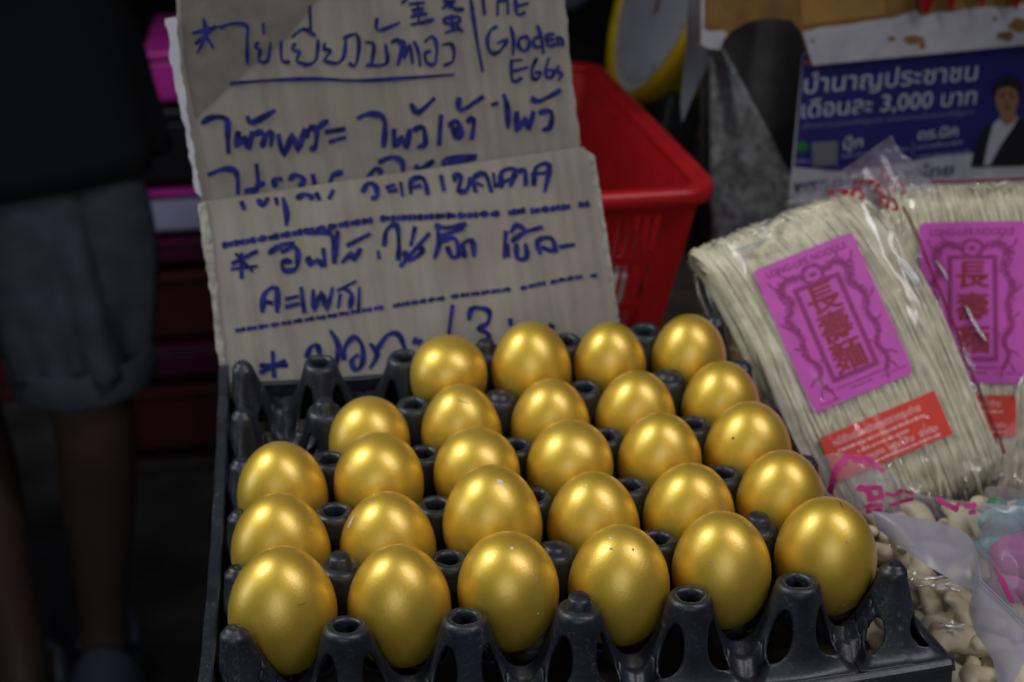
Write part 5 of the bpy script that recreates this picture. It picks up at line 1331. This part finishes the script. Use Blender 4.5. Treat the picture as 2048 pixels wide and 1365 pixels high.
def loft(name, rings, mt, nseg=40, fold=0.0, ff=5, cap=False, seed=0, parent=per):
    """rings: (centre, rx, ry, fold factor)"""
    V = []; F = []
    for q, (c, rx, ry, fk) in enumerate(rings):
        for k in range(nseg):
            a = 2 * PI * k / nseg
            w = 1 + fold * fk * (noise.noise(Vector((math.cos(a) * ff * .5 + seed, math.sin(a) * ff * .5, c.z * 3.2 + a * .5))) * 1.4)
            V.append(Vector(c) + Vector((rx * w * math.cos(a), ry * w * math.sin(a), 0)) - per.location)
    for q in range(len(rings) - 1):
        for k in range(nseg): F.append((q * nseg + k, q * nseg + (k + 1) % nseg, (q + 1) * nseg + (k + 1) % nseg, (q + 1) * nseg + k))
    o = mesh_obj(name, V, F, mt, parent); md = o.modifiers.new('t', 'SOLIDIFY'); md.thickness = .004; return o
def lerp_r(a, b, n): return [(a[0].lerp(b[0], k / n), a[1] + (b[1] - a[1]) * k / n, a[2] + (b[2] - a[2]) * k / n, a[3] + (b[3] - a[3]) * k / n) for k in range(n + 1)]
cuffc = pp3(166, 692)
for nm_, h_, k_, cc in (('shorts_leg', hipR, kneeR, Vector((cuffc.x, pr_y - .02, cuffc.z))), ('shorts_leg', hipL, kneeL, Vector((kneeL.x + .015, kneeL.y, cuffc.z + .01)))):
    loft(nm_, lerp_r((h_ + Vector((0, 0, .04)), .098, .100, .2), (cc, .084, .092, 1.0), 26), DENIM, 48, .5, 4.5, seed=3 if k_ is kneeR else 8)
    loft('rolled_cuff', [(cc + Vector((0, 0, -.030)), .084, .092, .3), (cc + Vector((0, 0, -.034)), .089, .097, .3), (cc + Vector((0, 0, -.030)), .0925, .1005, .3), (cc + Vector((0, 0, .012)), .0925, .1005, .4), (cc + Vector((0, 0, .015)), .0905, .098, .4), (cc + Vector((0, 0, .012)), .084, .090, .4)], DENIM, 48, .03, 2)
loft('shorts_seat', lerp_r((pel + Vector((0, 0, .10)), .150, .110, .2), (pel + Vector((0, 0, -.09)), .195, .120, .3), 8), DENIM, 48, .08, 4)
loft('shirt', lerp_r((chest + Vector((0, 0, .14)), .16, .09, .1), (chest, .20, .14, .3), 5) + lerp_r((chest - Vector((0, 0, .04)), .198, .145, .4), (pel + Vector((0, 0, -.115)), .226, .155, 1.0), 14), BLACKC, 56, .09, 4, seed=5)
for s0, e0 in ((shR, elR), (shL, elL)):
    d_ = e0 - s0
    V = []; F = []; x_ = d_.orthogonal().normalized(); y_ = d_.normalized().cross(x_)
    for q in range(9):
        c = s0 - d_ * .12 + d_ * .80 * q / 8
        for k in range(24):
            a = 2 * PI * k / 24; V.append(c + (x_ * math.cos(a) + y_ * math.sin(a)) * (.072 + .006 * math.sin(3 * a + q)) - per.location)
    for q in range(8):
        for k in range(24): F.append((q * 24 + k, q * 24 + (k + 1) % 24, (q + 1) * 24 + (k + 1) % 24, (q + 1) * 24 + k))
    mesh_obj('sleeve', V, F, BLACKC, per)
for n_, s_ in ((ankR, 1), (ankL, -1)):
    cx, cy = n_.x, n_.y - .04
    sole = [(cx + s_ * .006 + .047 * math.cos(a) * (1 - .15 * math.sin(a)), cy + .135 * math.sin(a)) for a in [2 * PI * k / 28 for k in range(28)]]
    V = [Vector((x, y, FZ + .002)) - per.location for x, y in sole] + [Vector((x, y, FZ + .024)) - per.location for x, y in sole]
    F = [tuple(range(27, -1, -1)), tuple(range(28, 56))] + [(k, (k + 1) % 28, 28 + (k + 1) % 28, 28 + k) for k in range(28)]
    so = mesh_obj('sandal_sole', V, F, SHOE, per, False)
    V = []; F = []
    for q in range(9):
        y = cy - .085 + .075 * q / 8
        for k in range(13):
            a = PI * k / 12; V.append(Vector((cx + s_ * .006 + .052 * math.cos(a), y - .01 * math.sin(a), FZ + .022 + (.055 + .004 * q) * math.sin(a))) - per.location)
    for q in range(8):
        for k in range(12): F.append((q * 13 + k, q * 13 + k + 1, (q + 1) * 13 + k + 1, (q + 1) * 13 + k))
    mesh_obj('sandal_strap', V, F, SHOE, per).modifiers.new('t', 'SOLIDIFY').thickness = .004
    V, F = tube([Vector((cx - .04, cy + .05, FZ + .05)) - per.location, Vector((cx - .034, cy + .10, FZ + .07)) - per.location, Vector((cx, cy + .125, FZ + .078)) - per.location, Vector((cx + .034, cy + .10, FZ + .07)) - per.location, Vector((cx + .04, cy + .05, FZ + .05)) - per.location], .008, 8)
    mesh_obj('heel_strap', V, F, SHOE, per)

# ------------------------------------------------------------------ dim shelf with crates across the aisle
SY = 2.05
sh = thing('low_shelf', 'low shelf covered with dark red cloth across the aisle', 'shelf', (-.45, SY + .3, FLOOR_Z))
def boxpart(root, name, x0, x1, y0, y1, z0, z1, mt, bev=.004):
    l = root.location; bm = bmesh.new(); add_box(bm, x0 - l.x, x1 - l.x, y0 - l.y, y1 - l.y, z0 - l.z, z1 - l.z, bev); return bm_obj(name, bm, mt, root)
zt = at_y(60, 1062, SY).z
xr = at_y(330, 1000, SY).x
boxpart(sh, 'shelf_board', -1.6, xr, SY, SY + .6, zt - .035, zt, WOOD)
for x in (-1.5, -.9, xr - .05): boxpart(sh, 'leg', x, x + .04, SY + .02, SY + .06, FLOOR_Z, zt - .036, WOOD)
cl = at_y(110, 1000, SY); ct = at_y(60, 800, SY)
boxpart(sh, 'red_cloth', -1.58, at_y(300, 900, SY).x, SY + .05, SY + .5, zt + .001, ct.z, REDCL, .02)
def crate(name, label, cat, px0, px1, py0, py1, y, d, mt, grp=None, lid=None):
    a = at_y(px0, py1, y); b = at_y(px1, py0, y)
    r = thing(name, label, cat, ((a.x + b.x) / 2, y + d / 2, a.z), grp)
    w = b.x - a.x; h = b.z - a.z
    boxpart(r, 'crate_body', a.x, b.x, y, y + d, a.z, b.z - h * .16, mt, .008)
    boxpart(r, 'crate_rim', a.x - .006, b.x + .006, y - .006, y + d + .006, b.z - h * .155, b.z, lid or mt, .005)
    return r
crate('plastic_crate', 'bright magenta crate topmost beside the left edge of the sign', 'crate', 303, 470, 98, 208, 1.75, .3, PINKB, 'crates across the aisle')
crate('dark_box', 'dark box between the magenta crate and the lavender box', 'box', 270, 470, 212, 372, 1.75, .3, SUIT)
crate('lavender_box', 'pale lavender box with magenta lid behind the sign edge', 'box', 278, 480, 374, 470, 1.75, .3, LAV, None, PINKB)
crate('plastic_crate', 'plum crate under the lavender box', 'crate', 286, 500, 474, 535, 1.74, .3, PLUMB, 'crates across the aisle')
crate('brown_carton', 'dark brown carton below the plum crate', 'carton', 300, 500, 538, 680, 1.75, .3, REDCL)
crate('plastic_crate', 'plum crate low down between the two dark red boxes', 'crate', 290, 500, 684, 762, 1.74, .3, PLUMB, 'crates across the aisle')
crate('brown_carton', 'lowest dark red carton by the tray edge', 'carton', 276, 500, 766, 905, 1.75, .3, REDCL)
crate('plinth_box', 'dark wooden plinth under the stacked crates', 'plinth', 270, 500, 909, 1090, 1.75, .3, WOOD)
# far pale bag glimpsed over the sign
lump('pale_bag', at_y(1132, -12, 2.6), .05, LAV, 'small pale blue bag far behind above the red basket', 'bag', None)
shf = thing('brown_plank', 'brown wooden plank lying behind the red basket under the scale', 'plank', at_y(1370, 262, 1.0))
a = at_y(1270, 270, 1.0); b = at_y(1500, 245, 1.0)
boxpart(shf, 'plank_board', a.x, b.x, 1.0, 1.12, a.z - .012, a.z + .012, BROWNB)
# dark stand carrying the scale and the plank
st = thing('back_stand', 'dark cabinet behind the stall under the weighing scale', 'cabinet', (.6, 1.2, FLOOR_Z))
zs = at_y(1370, 262, 1.0).z - .014
boxpart(st, 'cabinet_body', .30, 1.4, .96, 1.5, FLOOR_Z, zs - .021, DARKM); boxpart(st, 'cabinet_top', .28, 1.42, .94, 1.52, zs - .02, zs, WOOD)

# carton the noodle packets lean on
cn = thing('support_carton', 'low brown carton on the table hidden behind the noodle packets', 'carton', (.48, .40, TABLE_Z + .001))
boxpart(cn, 'carton_body', .37, .60, .315, .47, TABLE_Z + .0015, -.032, BROWNB, .002)
boxpart(cn, 'carton_flap', .371, .484, .317, .468, -.0318, -.0300, BROWNB, .0005)
boxpart(cn, 'carton_flap', .486, .599, .317, .468, -.0318, -.0300, BROWNB, .0005)
